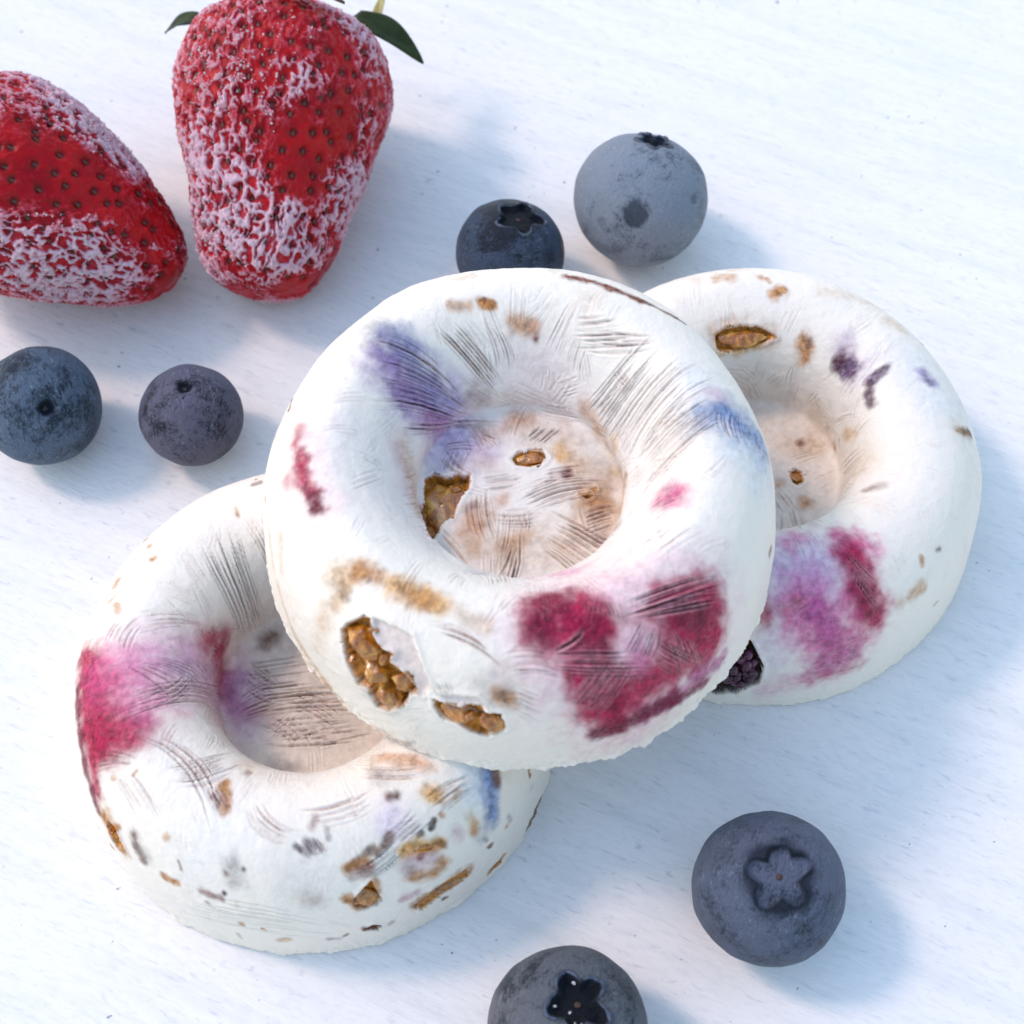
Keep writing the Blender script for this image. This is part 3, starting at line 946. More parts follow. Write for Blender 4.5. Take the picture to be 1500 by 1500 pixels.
            ('amber', 0.9, 0.88, 0.66, [(10.4, -46.9), (12.48, -48.27)]),
            ('amber', 0.75, 0.77, 0.49, [(15.43, -43.57), (15.92, -44.97)]),
            ('amber', 0.75, 1.11, 0.66, [(24.83, -49.81), (29.28, -45.96), (35.5, -41.57)]),
            ('brown', 0.55, 0.77, 0.66, [(25.12, -49.3), (30.38, -45.04)]),
            ('grey', 0.5, 0.66, 0.66, [(29.02, -45.54), (33.48, -43.63)]),
            ('mauve', 0.5, 0.66, 0.66, [(21.57, -47.33), (24.5, -46.07)]),
            ('sky', 0.4, 2.34, 2.64, [(33.99, -23.36), (34.74, -27.64)]),
            ('blue', 0.85, 1.33, 1.32, [(36.3, -22.24), (36.68, -26.16), (37.85, -30.11)]),
            ('brown', 0.85, 0.77, 0.66, [(37.44, -21.62), (37.86, -24.12)]),
            ('greyblue', 0.4, 1.22, 1.32, [(37.31, -31.3), (36.47, -34.0)]),
            ('yellow', 0.2, 1.0, 1.32, [(38.93, -22.02)]),
            ('amber', 0.85, 0.77, 0.66, [(34.32, -33.14), (34.16, -31.86)]),
            ('tan', 0.6, 1.11, 0.99, [(33.44, -31.18)]),
            ('amber', 0.8, 0.55, 0.41, [(43.14, -31.92)]),
            ('mauve', 0.4, 1.11, 1.16, [(30.59, -33.98)]),
            ('tan', 0.2, 0.66, 0.66, [(49.99, -23.31)]),
            ('brown', 0.9, 0.6, 0.41, [(60.42, -23.8), (57.62, -28.1), (55.8, -32.22)]),
            ('amber', 0.9, 0.77, 0.49, [(44.92, -43.38), (46.65, -41.27), (47.8, -39.41)]),
            ('brown', 0.7, 0.49, 0.33, [(45.43, -42.36), (47.49, -40.56)]),
            ('redbrown', 0.95, 0.66, 0.41, [(14.31, -55.33), (17.33, -54.98)]),
            ('tan', 0.7, 0.66, 0.49, [(-5.14, -58.75), (-2.54, -58.09)]),
            ('grey', 0.6, 0.55, 0.49, [(6.2, -58.98), (8.81, -58.98)]),
            ('amber', 0.6, 0.44, 0.33, [(-32.89, 24.34)]),
            ('amber', 0.8, 0.55, 0.33, [(27.39, -31.5)]),
        ],
        'fans': [
            (12, 0.36, (-24.27, 24.69), (-12.41, 8.85), (-16.17, 31.73), (-7.31, 11.05)),
            (5, 0.3, (-16.17, 31.73), (-7.31, 11.05), (-11.3, 33.77), (-6.2, 13.01)),
            (6, 0.3, (-35.64, -3.12), (-27.39, -12.19), (-33.61, -1.17), (-12.96, -2.76)),
            (7, 0.3, (-32.7, -10.31), (-27.92, -3.68), (-28.75, -12.8), (-24.62, -1.72)),
            (9, 0.26, (-37.54, -11.48), (-14.17, 1.49), (-36.32, -16.17), (-12.41, -4.15)),
            (5, 0.3, (-28.99, 0.0), (-26.13, -5.32), (-24.57, 2.37), (-13.4, 0.59)),
            (8, 0.28, (-32.47, -17.26), (-14.71, -35.51), (-28.22, -17.98), (-11.89, -33.57)),
            (7, 0.24, (-37.05, -18.88), (-29.96, -22.17), (-39.16, -22.61), (-31.16, -23.06)),
            (5, 0.22, (-39.25, 1.03), (-36.39, 8.07), (-34.94, -0.91), (-32.95, 6.7)),
            (15, 0.34, (-12.64, 4.98), (-1.74, 6.74), (-6.81, -8.56), (8.68, -7.68)),
            (5, 0.32, (-10.62, 6.13), (-4.45, 1.8), (-11.45, 1.81), (-5.91, -1.64)),
            (5, 0.3, (-3.38, 1.76), (4.03, -2.62), (-4.23, -1.46), (3.03, -5.7)),
            (6, 0.3, (-0.62, -8.92), (8.63, -6.16), (-5.7, -6.68), (4.06, -3.66)),
            (6, 0.4, (0.66, -37.6), (4.24, -40.36), (4.86, -36.95), (7.24, -39.09)),
            (7, 0.32, (10.09, -42.04), (19.44, -35.81), (14.88, -43.23), (22.18, -36.92)),
            (8, 0.28, (24.44, -29.65), (32.09, -23.75), (26.66, -32.34), (34.49, -25.52)),
            (8, 0.26, (16.62, -36.48), (21.95, -31.94), (20.48, -36.94), (26.55, -32.21)),
            (8, 0.24, (-10.31, -32.7), (0.68, -38.76), (-6.2, -31.87), (2.57, -36.68)),
            (7, 0.18, (-32.92, -52.68), (6.2, -58.98), (-20.35, -45.7), (9.15, -51.88)),
            (6, 0.22, (12.42, -24.91), (25.44, -23.72), (13.26, -27.81), (27.16, -25.77)),
            (6, 0.3, (-17.57, -28.67), (-13.17, -33.44), (-15.07, -28.95), (-10.75, -33.08)),
            (7, 0.2, (-35.29, -22.92), (-29.71, -31.86), (-31.36, -22.78), (-22.49, -33.98)),
            (7, 0.2, (0.58, -33.29), (15.32, -28.81), (3.46, -35.95), (17.15, -31.59)),
            (8, 0.3, (-6.42, 0.73), (5.72, 1.69), (-4.96, -3.6), (8.02, -3.57)),
            (6, 0.28, (-9.0, -4.59), (-2.7, -7.83), (-4.07, -2.55), (1.25, -8.36)),
            (7, 0.26, (-11.75, -0.41), (-6.51, 2.9), (-10.98, -4.66), (-4.07, -2.55)),
            (6, 0.2, (-35.35, 8.16), (-24.97, 11.12), (-34.27, 3.6), (-23.58, 8.82)),
            (8, 0.22, (-25.68, -23.95), (-14.91, -20.9), (-22.18, -28.91), (-10.67, -26.42)),
        ],
        'cavities': [
            ('amber', 1.1, [(11.66, -46.77), (12.97, -45.22), (14.83, -43.07), (15.92, -44.97), (17.11, -47.01), (15.77, -48.52), (13.68, -49.32), (11.64, -48.48)]),
            ('amber', 0.35, [(24.61, -49.37), (28.75, -45.13), (34.96, -40.94), (36.9, -43.2), (31.36, -47.38), (27.0, -51.87)]),
            ('amber', 0.4, [(-37.58, -30.98), (-35.91, -32.9), (-35.88, -36.51), (-38.81, -36.83), (-39.43, -33.67)]),
            ('brown', 0.4, [(13.87, -55.61), (15.95, -53.84), (18.34, -54.82), (17.34, -56.71)]),
        ],
    },
    'right': {
        'stains_shade': [
            ('tan', 0.22, 6.82, 5.94, [(5.7, 6.68), (8.57, -0.83), (5.91, -5.81)]),  # broad tan tint paints shade onto this ring's hole floor
            ('amber', 0.5, 1.67, 1.49, [(-10.21, 27.31), (-3.0, 28.5), (3.83, 27.23)]),
            ('yellow', 0.8, 1.22, 0.99, [(-8.14, 25.05), (0.7, 26.83)]),
            ('amber', 0.85, 1.44, 1.16, [(11.76, 25.22), (12.29, 23.11)]),
            ('brown', 0.7, 0.77, 0.66, [(13.01, 25.53)]),
            ('amber', 0.9, 1.0, 0.83, [(4.22, 34.36), (6.52, 35.18)]),
            ('amber', 0.6, 1.0, 0.99, [(-8.39, 37.84), (-5.02, 38.1)]),
            ('amber', 0.7, 0.66, 0.66, [(1.67, 38.23)]),
            ('tan', 0.4, 1.0, 0.99, [(-4.36, 41.51), (-1.12, 42.89)]),
            ('tan', 0.4, 1.22, 1.49, [(29.67, 26.71), (31.63, 25.16)]),
            ('tan', 0.2, 1.22, 1.32, [(-12.56, 37.54)]),
            ('tan', 0.25, 1.0, 1.16, [(14.63, 34.46), (28.65, 32.38)]),
            ('violet', 0.45, 1.89, 1.98, [(20.2, 22.83), (21.32, 19.88)]),
            ('purple', 0.92, 1.78, 0.99, [(20.09, 19.74), (23.06, 16.45)]),
            ('purple', 0.9, 1.11, 0.66, [(26.46, 12.62), (28.63, 14.59)]),
            ('purple', 0.85, 0.88, 0.66, [(26.2, 10.32), (26.66, 7.39)]),
            ('lilac', 0.3, 2.34, 2.64, [(24.59, 16.27)]),
            ('violet', 0.75, 0.77, 0.99, [(35.33, 12.86), (36.8, 9.86)]),
            ('purple', 0.5, 0.55, 0.66, [(36.39, 10.09)]),
            ('sky', 0.2, 3.46, 4.29, [(33.9, 15.09), (38.1, 5.02)]),
            ('brown', 0.9, 1.0, 0.66, [(41.58, -0.36), (43.56, 0.38)]),
            ('tan', 0.35, 1.67, 1.65, [(41.25, -0.36)]),
            ('tan', 0.45, 1.67, 1.65, [(7.36, 4.78), (10.19, 5.53)]),
            ('redbrown', 0.75, 0.66, 0.49, [(8.04, 5.84)]),
            ('amber', 0.75, 1.0, 0.83, [(7.92, -5.44)]),
            ('redbrown', 0.6, 0.44, 0.33, [(14.14, 4.19)]),
            ('amber', 0.8, 0.77, 0.66, [(4.25, -1.85)]),
            ('yellow', 0.5, 1.11, 1.16, [(20.22, 4.48), (22.28, 3.33)]),
            ('tan', 0.25, 2.34, 2.64, [(13.22, 10.52)]),
            ('redbrown', 0.5, 0.77, 0.83, [(22.78, -16.55), (25.85, -16.15)]),
            ('orange', 0.4, 0.66, 0.66, [(14.38, 4.53)]),
            ('pink', 0.3, 7.94, 6.6, [(6.32, -37.74), (12.57, -45.33)]),
            ('lilac', 0.4, 5.25, 4.95, [(1.2, -34.27), (7.89, -35.58)]),
            ('lilac', 0.3, 4.58, 4.29, [(3.55, -40.59), (-1.24, -47.52)]),
            ('pink', 0.65, 1.67, 1.98, [(14.41, -30.2), (19.22, -30.76)]),
            ('bright', 0.75, 3.46, 2.97, [(14.84, -31.83), (16.31, -37.52), (19.53, -41.89)]),
            ('rasp', 0.9, 2.23, 1.98, [(14.98, -32.86), (16.31, -37.52), (18.82, -41.3)]),
            ('deep', 0.5, 1.67, 1.65, [(16.24, -36.47), (18.62, -40.85)]),
            ('pink', 0.75, 4.58, 3.96, [(5.11, -41.6), (10.62, -46.0), (14.34, -50.0)]),
            ('bright', 0.45, 2.34, 2.64, [(7.19, -42.97), (11.78, -47.25)]),
            ('violet', 0.3, 2.34, 2.31, [(7.11, -42.48), (10.62, -46.0)]),
            ('mauve', 0.6, 2.56, 2.31, [(10.3, -53.01), (15.54, -49.29)]),
            ('rasp', 0.5, 1.22, 1.32, [(1.1, -41.89), (2.84, -40.65)]),
            ('pink', 0.5, 1.67, 1.65, [(4.46, -29.82), (2.48, -31.54)]),
            ('rasp', 0.8, 1.44, 1.65, [(-4.73, -41.48), (-3.02, -43.13)]),
            ('rasp', 0.5, 1.0, 1.32, [(22.39, -52.76), (8.35, -55.87)]),
            ('pink', 0.3, 2.34, 2.31, [(8.35, -55.87), (-0.52, -59.47)]),
            ('amber', 0.6, 1.11, 0.99, [(28.13, -36.67), (30.43, -35.0)]),
            ('tan', 0.35, 1.0, 1.16, [(26.03, -38.59)]),
            ('yellow', 0.2, 3.46, 3.3, [(22.99, -6.37)]),
        ],
        'fans': [
            (6, 0.3, (3.66, -5.12), (4.73, -28.26), (6.91, -3.59), (11.76, -24.12)),
            (8, 0.22, (13.61, -31.29), (20.31, -35.9), (13.48, -35.1), (21.28, -41.77)),
            (6, 0.2, (0.73, -41.57), (4.5, -39.5), (2.26, -43.18), (6.12, -40.96)),
            (7, 0.16, (12.97, 1.71), (27.12, -1.66), (12.93, -3.59), (26.94, -11.99)),
            (6, 0.14, (2.51, -28.71), (3.76, -35.75), (9.11, -26.47), (11.06, -34.03)),
            (8, 0.18, (9.12, -49.19), (17.33, -45.16), (14.11, -56.58), (25.06, -50.26)),
        ],
        'cavities': [
            ('amber', 0.8, [(-10.62, 26.97), (-7.88, 28.41), (-3.85, 29.23), (0.26, 29.32), (3.23, 28.31), (5.31, 27.32), (2.32, 26.57), (-1.59, 25.96), (-7.08, 24.68), (-9.71, 24.66)]),
            ('amber', 0.5, [(6.12, 0.37), (7.18, 1.27), (8.11, 0.42), (8.17, -1.37), (6.99, -2.07), (6.08, -1.63)]),
            ('dark', 1.0, [(-17.34, -56.71), (-11.1, -48.1), (-5.73, -46.69), (-2.29, -52.46), (-2.49, -56.93), (-7.45, -60.67), (-13.55, -61.13)]),
        ],
    },
    'chunks': [
        ('mid', 'granola_chunk', (0.9, 0.7, 0.6), (-21.55, -26.14, 14.98), (0.3, 0.4, 1.2), 21, None),
        ('mid', 'granola_chunk', (0.8, 0.6, 0.6), (-18.3, -25.18, 21.53), (0.5, 0.1, 0.2), 22, None),
        ('mid', 'granola_chunk', (1.0, 0.7, 0.5), (-15.37, -30.85, 12.47), (0.3, 0.9, 0.8), 23, None),
        ('mid', 'granola_chunk', (0.8, 0.8, 0.5), (-17.17, -28.0, 18.89), (0.9, 0.4, 0.2), 24, None),
        ('mid', 'granola_chunk', (0.9, 0.6, 0.6), (-6.28, -33.95, 15.21), (0.2, 0.3, 0.9), 25, None),
        ('mid', 'granola_chunk', (0.7, 0.6, 0.5), (-2.41, -34.47, 15.07), (0.2, 0.7, 0.3), 26, None),
        ('mid', 'granola_chunk', (1.3, 0.7, 0.6), (-8.88, 1.09, 10.41), (0.2, 0.3, 0.2), 27, None),
        ('left', 'granola_chunk', (0.8, 0.6, 0.5), (8.41, -32.57, 16.95), (0.4, 0.3, 0.7), 28, None),
        ('left', 'granola_chunk', (1.3, 0.6, 0.5), (-25.56, -22.6, 15.96), (0.4, 0.3, 1.2), 29, None),
        ('left', 'granola_chunk', (1.2, 0.55, 0.4), (26.77, -24.09, 4.0), (0.4, 0.3, 0.7), 30, None),
        ('mid', 'granola_chunk', (2.9, 3.4, 1.4), (-19.68, -25.2, 19.29), (0.2, 0.3, 0.4), 1, None),
        ('mid', 'granola_chunk', (2.7, 2.6, 1.3), (-18.01, -27.71, 16.42), (0.1, 0.2, 1.1), 2, None),
        ('mid', 'granola_chunk', (2.2, 2.2, 1.4), (-16.31, -30.06, 13.66), (0.3, 0.5, 0.2), 3, 'crumbly yellow granola chunk'),
        ('mid', 'granola_chunk', (2.0, 1.6, 1.0), (-14.43, -29.53, 16.69), (0.6, 0.1, 0.5), 9, None),
        ('mid', 'granola_chunk', (3.1, 1.7, 1.2), (-7.92, -33.14, 14.66), (0.4, 0.1, -0.35), 4, None),
        ('mid', 'granola_chunk', (2.3, 1.9, 1.0), (-3.88, -34.08, 14.0), (0.4, 0.1, 0.3), 5, None),
        ('mid', 'granola_chunk', (3.6, 4.2, 1.1), (-10.25, -1.35, 9.81), (0, 0, 0.3), 6, 'glossy brown granola chunk in the floor of the hole'),
        ('mid', 'granola_chunk', (2.4, 1.1, 0.6), (1.38, 5.79, 10.49), (0, 0, 0.05), 7, 'single oval golden oat in the floor of the hole'),
        ('left', 'granola_chunk', (1.8, 1.5, 0.9), (9.64, -31.63, 16.89), (0.6, 0.2, 0.4), 8, None),
        ('left', 'granola_chunk', (4.2, 1.0, 0.6), (19.27, -29.09, 10.72), (0.5, 0.3, 0.55), 10, None),
        ('left', 'granola_chunk', (2.8, 0.9, 0.5), (16.84, -26.44, 21.13), (0.5, 0.3, 0.3), 11, None),
        ('right', 'granola_chunk', (4.6, 2.2, 1.0), (-1.97, 17.48, 21.97), (0.3, 0, 0.02), 12, None),
        ('right', 'granola_chunk', (0.9, 1.2, 0.5), (7.1, -0.5, 8.89), (0, 0, 0.1), 13, None),
    ],
    'raspbit': ((-4.87, -34.49, 11.96), (-0.1, -0.98, 0.15)),
    'berries': [
        {'label': 'blueberry at the left edge below the strawberries, dark stem hole facing us', 'style': 'pit', 'roll': 0.4, 'seed': 1, 'mat': ('slate', 0.55, (0.072, 0.108, 0.16), (0.01, 0.02, 0.036)), 'squash': 0.95, 'spots': [((0.23, 0.73, 0.65), 6, 0.02, 0.5), ((0.63, 0.1, 0.77), 8, 0.02, 0.5)], 'xy': [-0.07811, 0.03108], 'r': 0.00972, 'axis': [0.37, -0.52, 0.77]},
        {'label': 'small dark violet blueberry with a pale-rimmed stem hole near its top', 'style': 'pit', 'roll': 1.0, 'seed': 2, 'mat': ('plum', 0.55, (0.085, 0.088, 0.13), (0.009, 0.009, 0.019)), 'squash': 0.97, 'xy': [-0.05366, 0.03015], 'r': 0.0084, 'axis': [0.02, 0.06, 1.0]},
        {'label': 'dark blueberry half hidden behind the back rim of the top ring', 'style': 'open', 'roll': 0.2, 'seed': 3, 'csize': 1.15, 'mat': ('navy', 0.45, (0.034, 0.054, 0.092), (0.004, 0.008, 0.017)), 'squash': 0.95, 'xy': [-0.00146, 0.06274], 'r': 0.00948, 'axis': [0.19, 0.17, 0.97]},
        {'label': 'large pale grey blueberry with one dark round spot, behind the rings', 'style': 'open', 'roll': 0.5, 'seed': 4, 'csize': 0.62, 'mat': ('frosted', 1.25, (0.18, 0.22, 0.275), (0.034, 0.05, 0.08)), 'squash': 0.98, 'spots': [((0.37, 0.92, 0.15), 13, 0.012, 0.75), ((-0.53, 0.75, 0.4), 5, 0.01, 0.5), ((0.75, 0.65, -0.12), 4, 0.01, 0.4)], 'xy': [0.02138, 0.07204], 'r': 0.01184, 'axis': [0.16, 0.45, 0.88]},
        {'label': 'blueberry at the lower right with a flat five-pointed crown turned towards us', 'style': 'crown', 'roll': 0.35, 'seed': 5, 'mat': ('dusty', 0.9, (0.078, 0.1, 0.15), (0.012, 0.019, 0.036)), 'squash': 0.94, 'xy': [0.03456, -0.04802], 'r': 0.01062, 'axis': [0.0, -0.1, 0.99]},
        {'label': 'blueberry cut off by the bottom edge with an open dark crown', 'style': 'open', 'roll': 0.8, 'seed': 6, 'bits': 7, 'mat': ('charcoal', 0.85, (0.095, 0.104, 0.125), (0.008, 0.011, 0.018)), 'squash': 0.94, 'xy': [0.00626, -0.06681], 'r': 0.01072, 'axis': [0.13, 0.18, 0.97]},
    ],
    'strawberries': [
        {'label': 'frosted strawberry with green leaves and a bare glossy red patch on its front', 'prof': [(0, 0), (5.2, 0.7), (8.8, 2.6), (11.2, 7), (13.2, 14), (15.6, 23), (17.8, 32), (18.6, 39), (17.2, 45), (12.5, 49), (5, 50.4), (0, 49.8)], 'xy': [-0.04446, 0.05414], 'axis': [0.09, 0.95, 0.29], 'roll': 0.6, 'seed': 3, 'heavy': 1.0, 'bare': [((1.59, 14.09, 22.14), 6, 0.12), ((-5.16, 14.77, 26.57), 5, 0.12), ((1.44, 12.71, 15.85), 4, 0.15), ((5.96, 16.24, 38.17), 4, 0.35), ((15.64, 8.11, 37.69), 7, 0.55), ((-5.44, 4.69, 1.51), 5, 0.0), ((3.13, -3.65, 0.64), 4, 0.1), ((-9.92, 4.79, 6.37), 4, 0.05), ((2.91, 10.42, 7.27), 7, 1.2), ((-11.84, 8.52, 18.41), 7, 1.15), ((13.95, 4.22, 19.11), 8, 1.0), ((9.88, 6.26, 10.03), 6, 1.1)], 'sparkle': [((13.51, 10.33, 34.1), 7), ((9.47, 13.78, 37.69), 6), ((16.38, 5.98, 32.2), 6), ((11.4, 12.14, 30.31), 5), ((10.03, 4.49, 7.95), 5)], 'leaves': [('sepal', (-9.16, 5.63, 52.96), (-19.71, 13.43, 44.49), 3.0, 1.2, (0.52, 0.73, 0.48), None), ('sepal', (13.98, -8.94, 49.52), (17.56, -16.06, 48.47), 2.6, 0.8, (0.52, 0.73, 0.48), None), ('withered_sepal', (7.28, 14.06, 47.66), (-1.2, 19.01, 46.56), 2.0, 1.0, (0.51, 0.7, 0.58), 'dry brown leaf on top'), ('stem', (-16.74, -3.08, 56.31), (-16.35, 1.77, 63.05), 0.9, 0.3, (0.56, 0.85, 0.1), None), ('sepal', (-1.48, 6.71, 56.37), (-12.87, 6.22, 65.13), 3, 1, (0.52, 0.73, 0.48), None)]},
        {'label': 'frosted strawberry lying on its side at the left edge, pointed tip to the right', 'prof': [(0, 0), (3.2, 0.6), (6.4, 2.8), (9.8, 7.5), (13.4, 14), (16.8, 22), (18.9, 30), (18.6, 36), (15.5, 42), (9, 45.5), (4, 46.2), (0, 45.8)], 'xy': [-0.05846, 0.05825], 'axis': [-0.88, 0.34, 0.33], 'roll': 0.2, 'seed': 5, 'heavy': 0.95, 'bare': [((2.0, 13.7, 18.44), 7, 0.05), ((5.58, 15.2, 25.34), 7, 0.1), ((3.55, 9.68, 9.68), 6, 0.15), ((4.72, 16.87, 30.77), 5, 0.2), ((8.66, 11.44, 18.44), 5, 0.15), ((2.14, 0.96, 0.35), 3.5, 0.0), ((2.28, 8.68, 7.03), 4, 0.2), ((12.06, 3.46, 12.81), 9, 1.15), ((-9.62, 11.57, 19.67), 8, 1.1), ((-10.42, 14.69, 30.33), 8, 1.15), ((16.69, 3.54, 21.33), 8, 1.1), ((-3.86, 16.9, 34.09), 5, 0.6)], 'sparkle': [((3.64, 17.21, 31.43), 3), ((-6.25, 15.48, 24.28), 6), ((13.06, 4.77, 15.0), 8)], 'leaves': []},
    ],
}

LEFT_LOC, MID_LOC, RIGHT_LOC = Vector((-.0303, -.0190, 0)), Vector((0, 0, .0251)), Vector((.0373, .0185, 0))
ring_mid = build_ring(DATA['mid'], 'yogurt ring on top of two others, big raspberry stain and amber granola hollow in front',
                      MID_LOC, (0, 0, 0), 1100, 500, 1, .9, 8)
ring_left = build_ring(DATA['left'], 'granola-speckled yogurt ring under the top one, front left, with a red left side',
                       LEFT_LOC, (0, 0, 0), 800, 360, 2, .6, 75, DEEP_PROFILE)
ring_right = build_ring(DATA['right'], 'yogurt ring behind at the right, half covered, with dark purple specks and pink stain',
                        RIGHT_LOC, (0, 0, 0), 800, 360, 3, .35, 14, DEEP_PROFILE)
rings = {'mid': ring_mid, 'left': ring_left, 'right': ring_right}
for k, (ring, name, size, loc, rot, seed, label) in enumerate(DATA['chunks']):
    o = lump(name, size, seed, M_GRAN if 'granola' in name else M_RASP, rings[ring], loc, rot)
    if label:
        o['label'] = label


def build_raspberry_bit(parent, loc, nrm):
    """a broken dark raspberry: a cluster of drupelets showing in the side of the ring"""
    r = np.random.default_rng(8)
    V, Q, T = [], [], []
    nt, ns = 12, 6
    quads, tris = revolve_faces(nt, ns)
    th = np.linspace(0, 2 * math.pi, nt, endpoint=False)
    ph = np.linspace(0, math.pi, ns + 2)[1:-1]
    d = np.stack([np.outer(np.sin(ph), np.cos(th)), np.outer(np.sin(ph), np.sin(th)), np.outer(np.cos(ph), np.ones(nt))], -1).reshape(-1, 3)
    d = np.vstack([[[0, 0, 1]], d, [[0, 0, -1]]])
    for k in range(46):
        a, b = r.uniform(-4.2, 4.2), r.uniform(-2.2, 2.2)
        if (a / 4.4) ** 2 + (b / 2.4) ** 2 > 1:
            continue
        c = np.array((a, b, .35 * r.normal()))
        V.append(c + d * r.uniform(.55, .95) * (1 + .15 * noise3(d * 2 + k))[:, None])
        o = len(V) - 1
        Q.append(quads + o * len(d))
        T.append(tris + o * len(d))
    me = mesh_np('raspberry_piece', np.vstack(V) * MM, np.vstack(Q), np.vstack(T))
    o = obj('raspberry_piece', me, M_RASP, parent)
    o.location = Vector(loc) * MM
    o.rotation_euler = Vector(nrm).to_track_quat('Z', 'X').to_euler()
    return o


if 'raspbit' in DATA:
    build_raspberry_bit(ring_right, *DATA['raspbit'])

# ------------------------------------------------------------------ blueberries
def sphere_dirs(nt, ns):
    th = np.linspace(0, 2 * math.pi, nt, endpoint=False)
    ph = np.linspace(0, math.pi, ns + 2)[1:-1]
    d = np.stack([np.outer(np.sin(ph), np.cos(th)), np.outer(np.sin(ph), np.sin(th)), np.outer(np.cos(ph), np.ones(nt))], -1).reshape(-1, 3)
    return np.vstack([[[0, 0, 1]], d, [[0, 0, -1]]])


def star(phi, inner, lobes=5, ph0=0.0, sharp=1.0):
    c = .5 + .5 * np.cos(lobes * (phi - ph0))
    return inner + (1 - inner) * c ** sharp


def tube(pts, rad, sides=6, closed=True):
    P = np.array(pts, float)
    n = len(P)
    V = []
    for k in range(n):
        t = P[(k + 1) % n] - P[k - 1] if closed else P[min(k + 1, n - 1)] - P[max(k - 1, 0)]
        t /= max(np.linalg.norm(t), 1e-9)
        u = np.cross(t, P[k] / np.linalg.norm(P[k]))
        u /= max(np.linalg.norm(u), 1e-9)
        v = np.cross(t, u)
        for a in range(sides):
            w = 2 * math.pi * a / sides
            V.append(P[k] + rad[k] * (math.cos(w) * u + math.sin(w) * v))
    q = []
    for k in range(n if closed else n - 1):
        for a in range(sides):
            b = (a + 1) % sides
            q.append([k * sides + a, k * sides + b, ((k + 1) % n) * sides + b, ((k + 1) % n) * sides + a])
    return np.array(V), np.array(q)


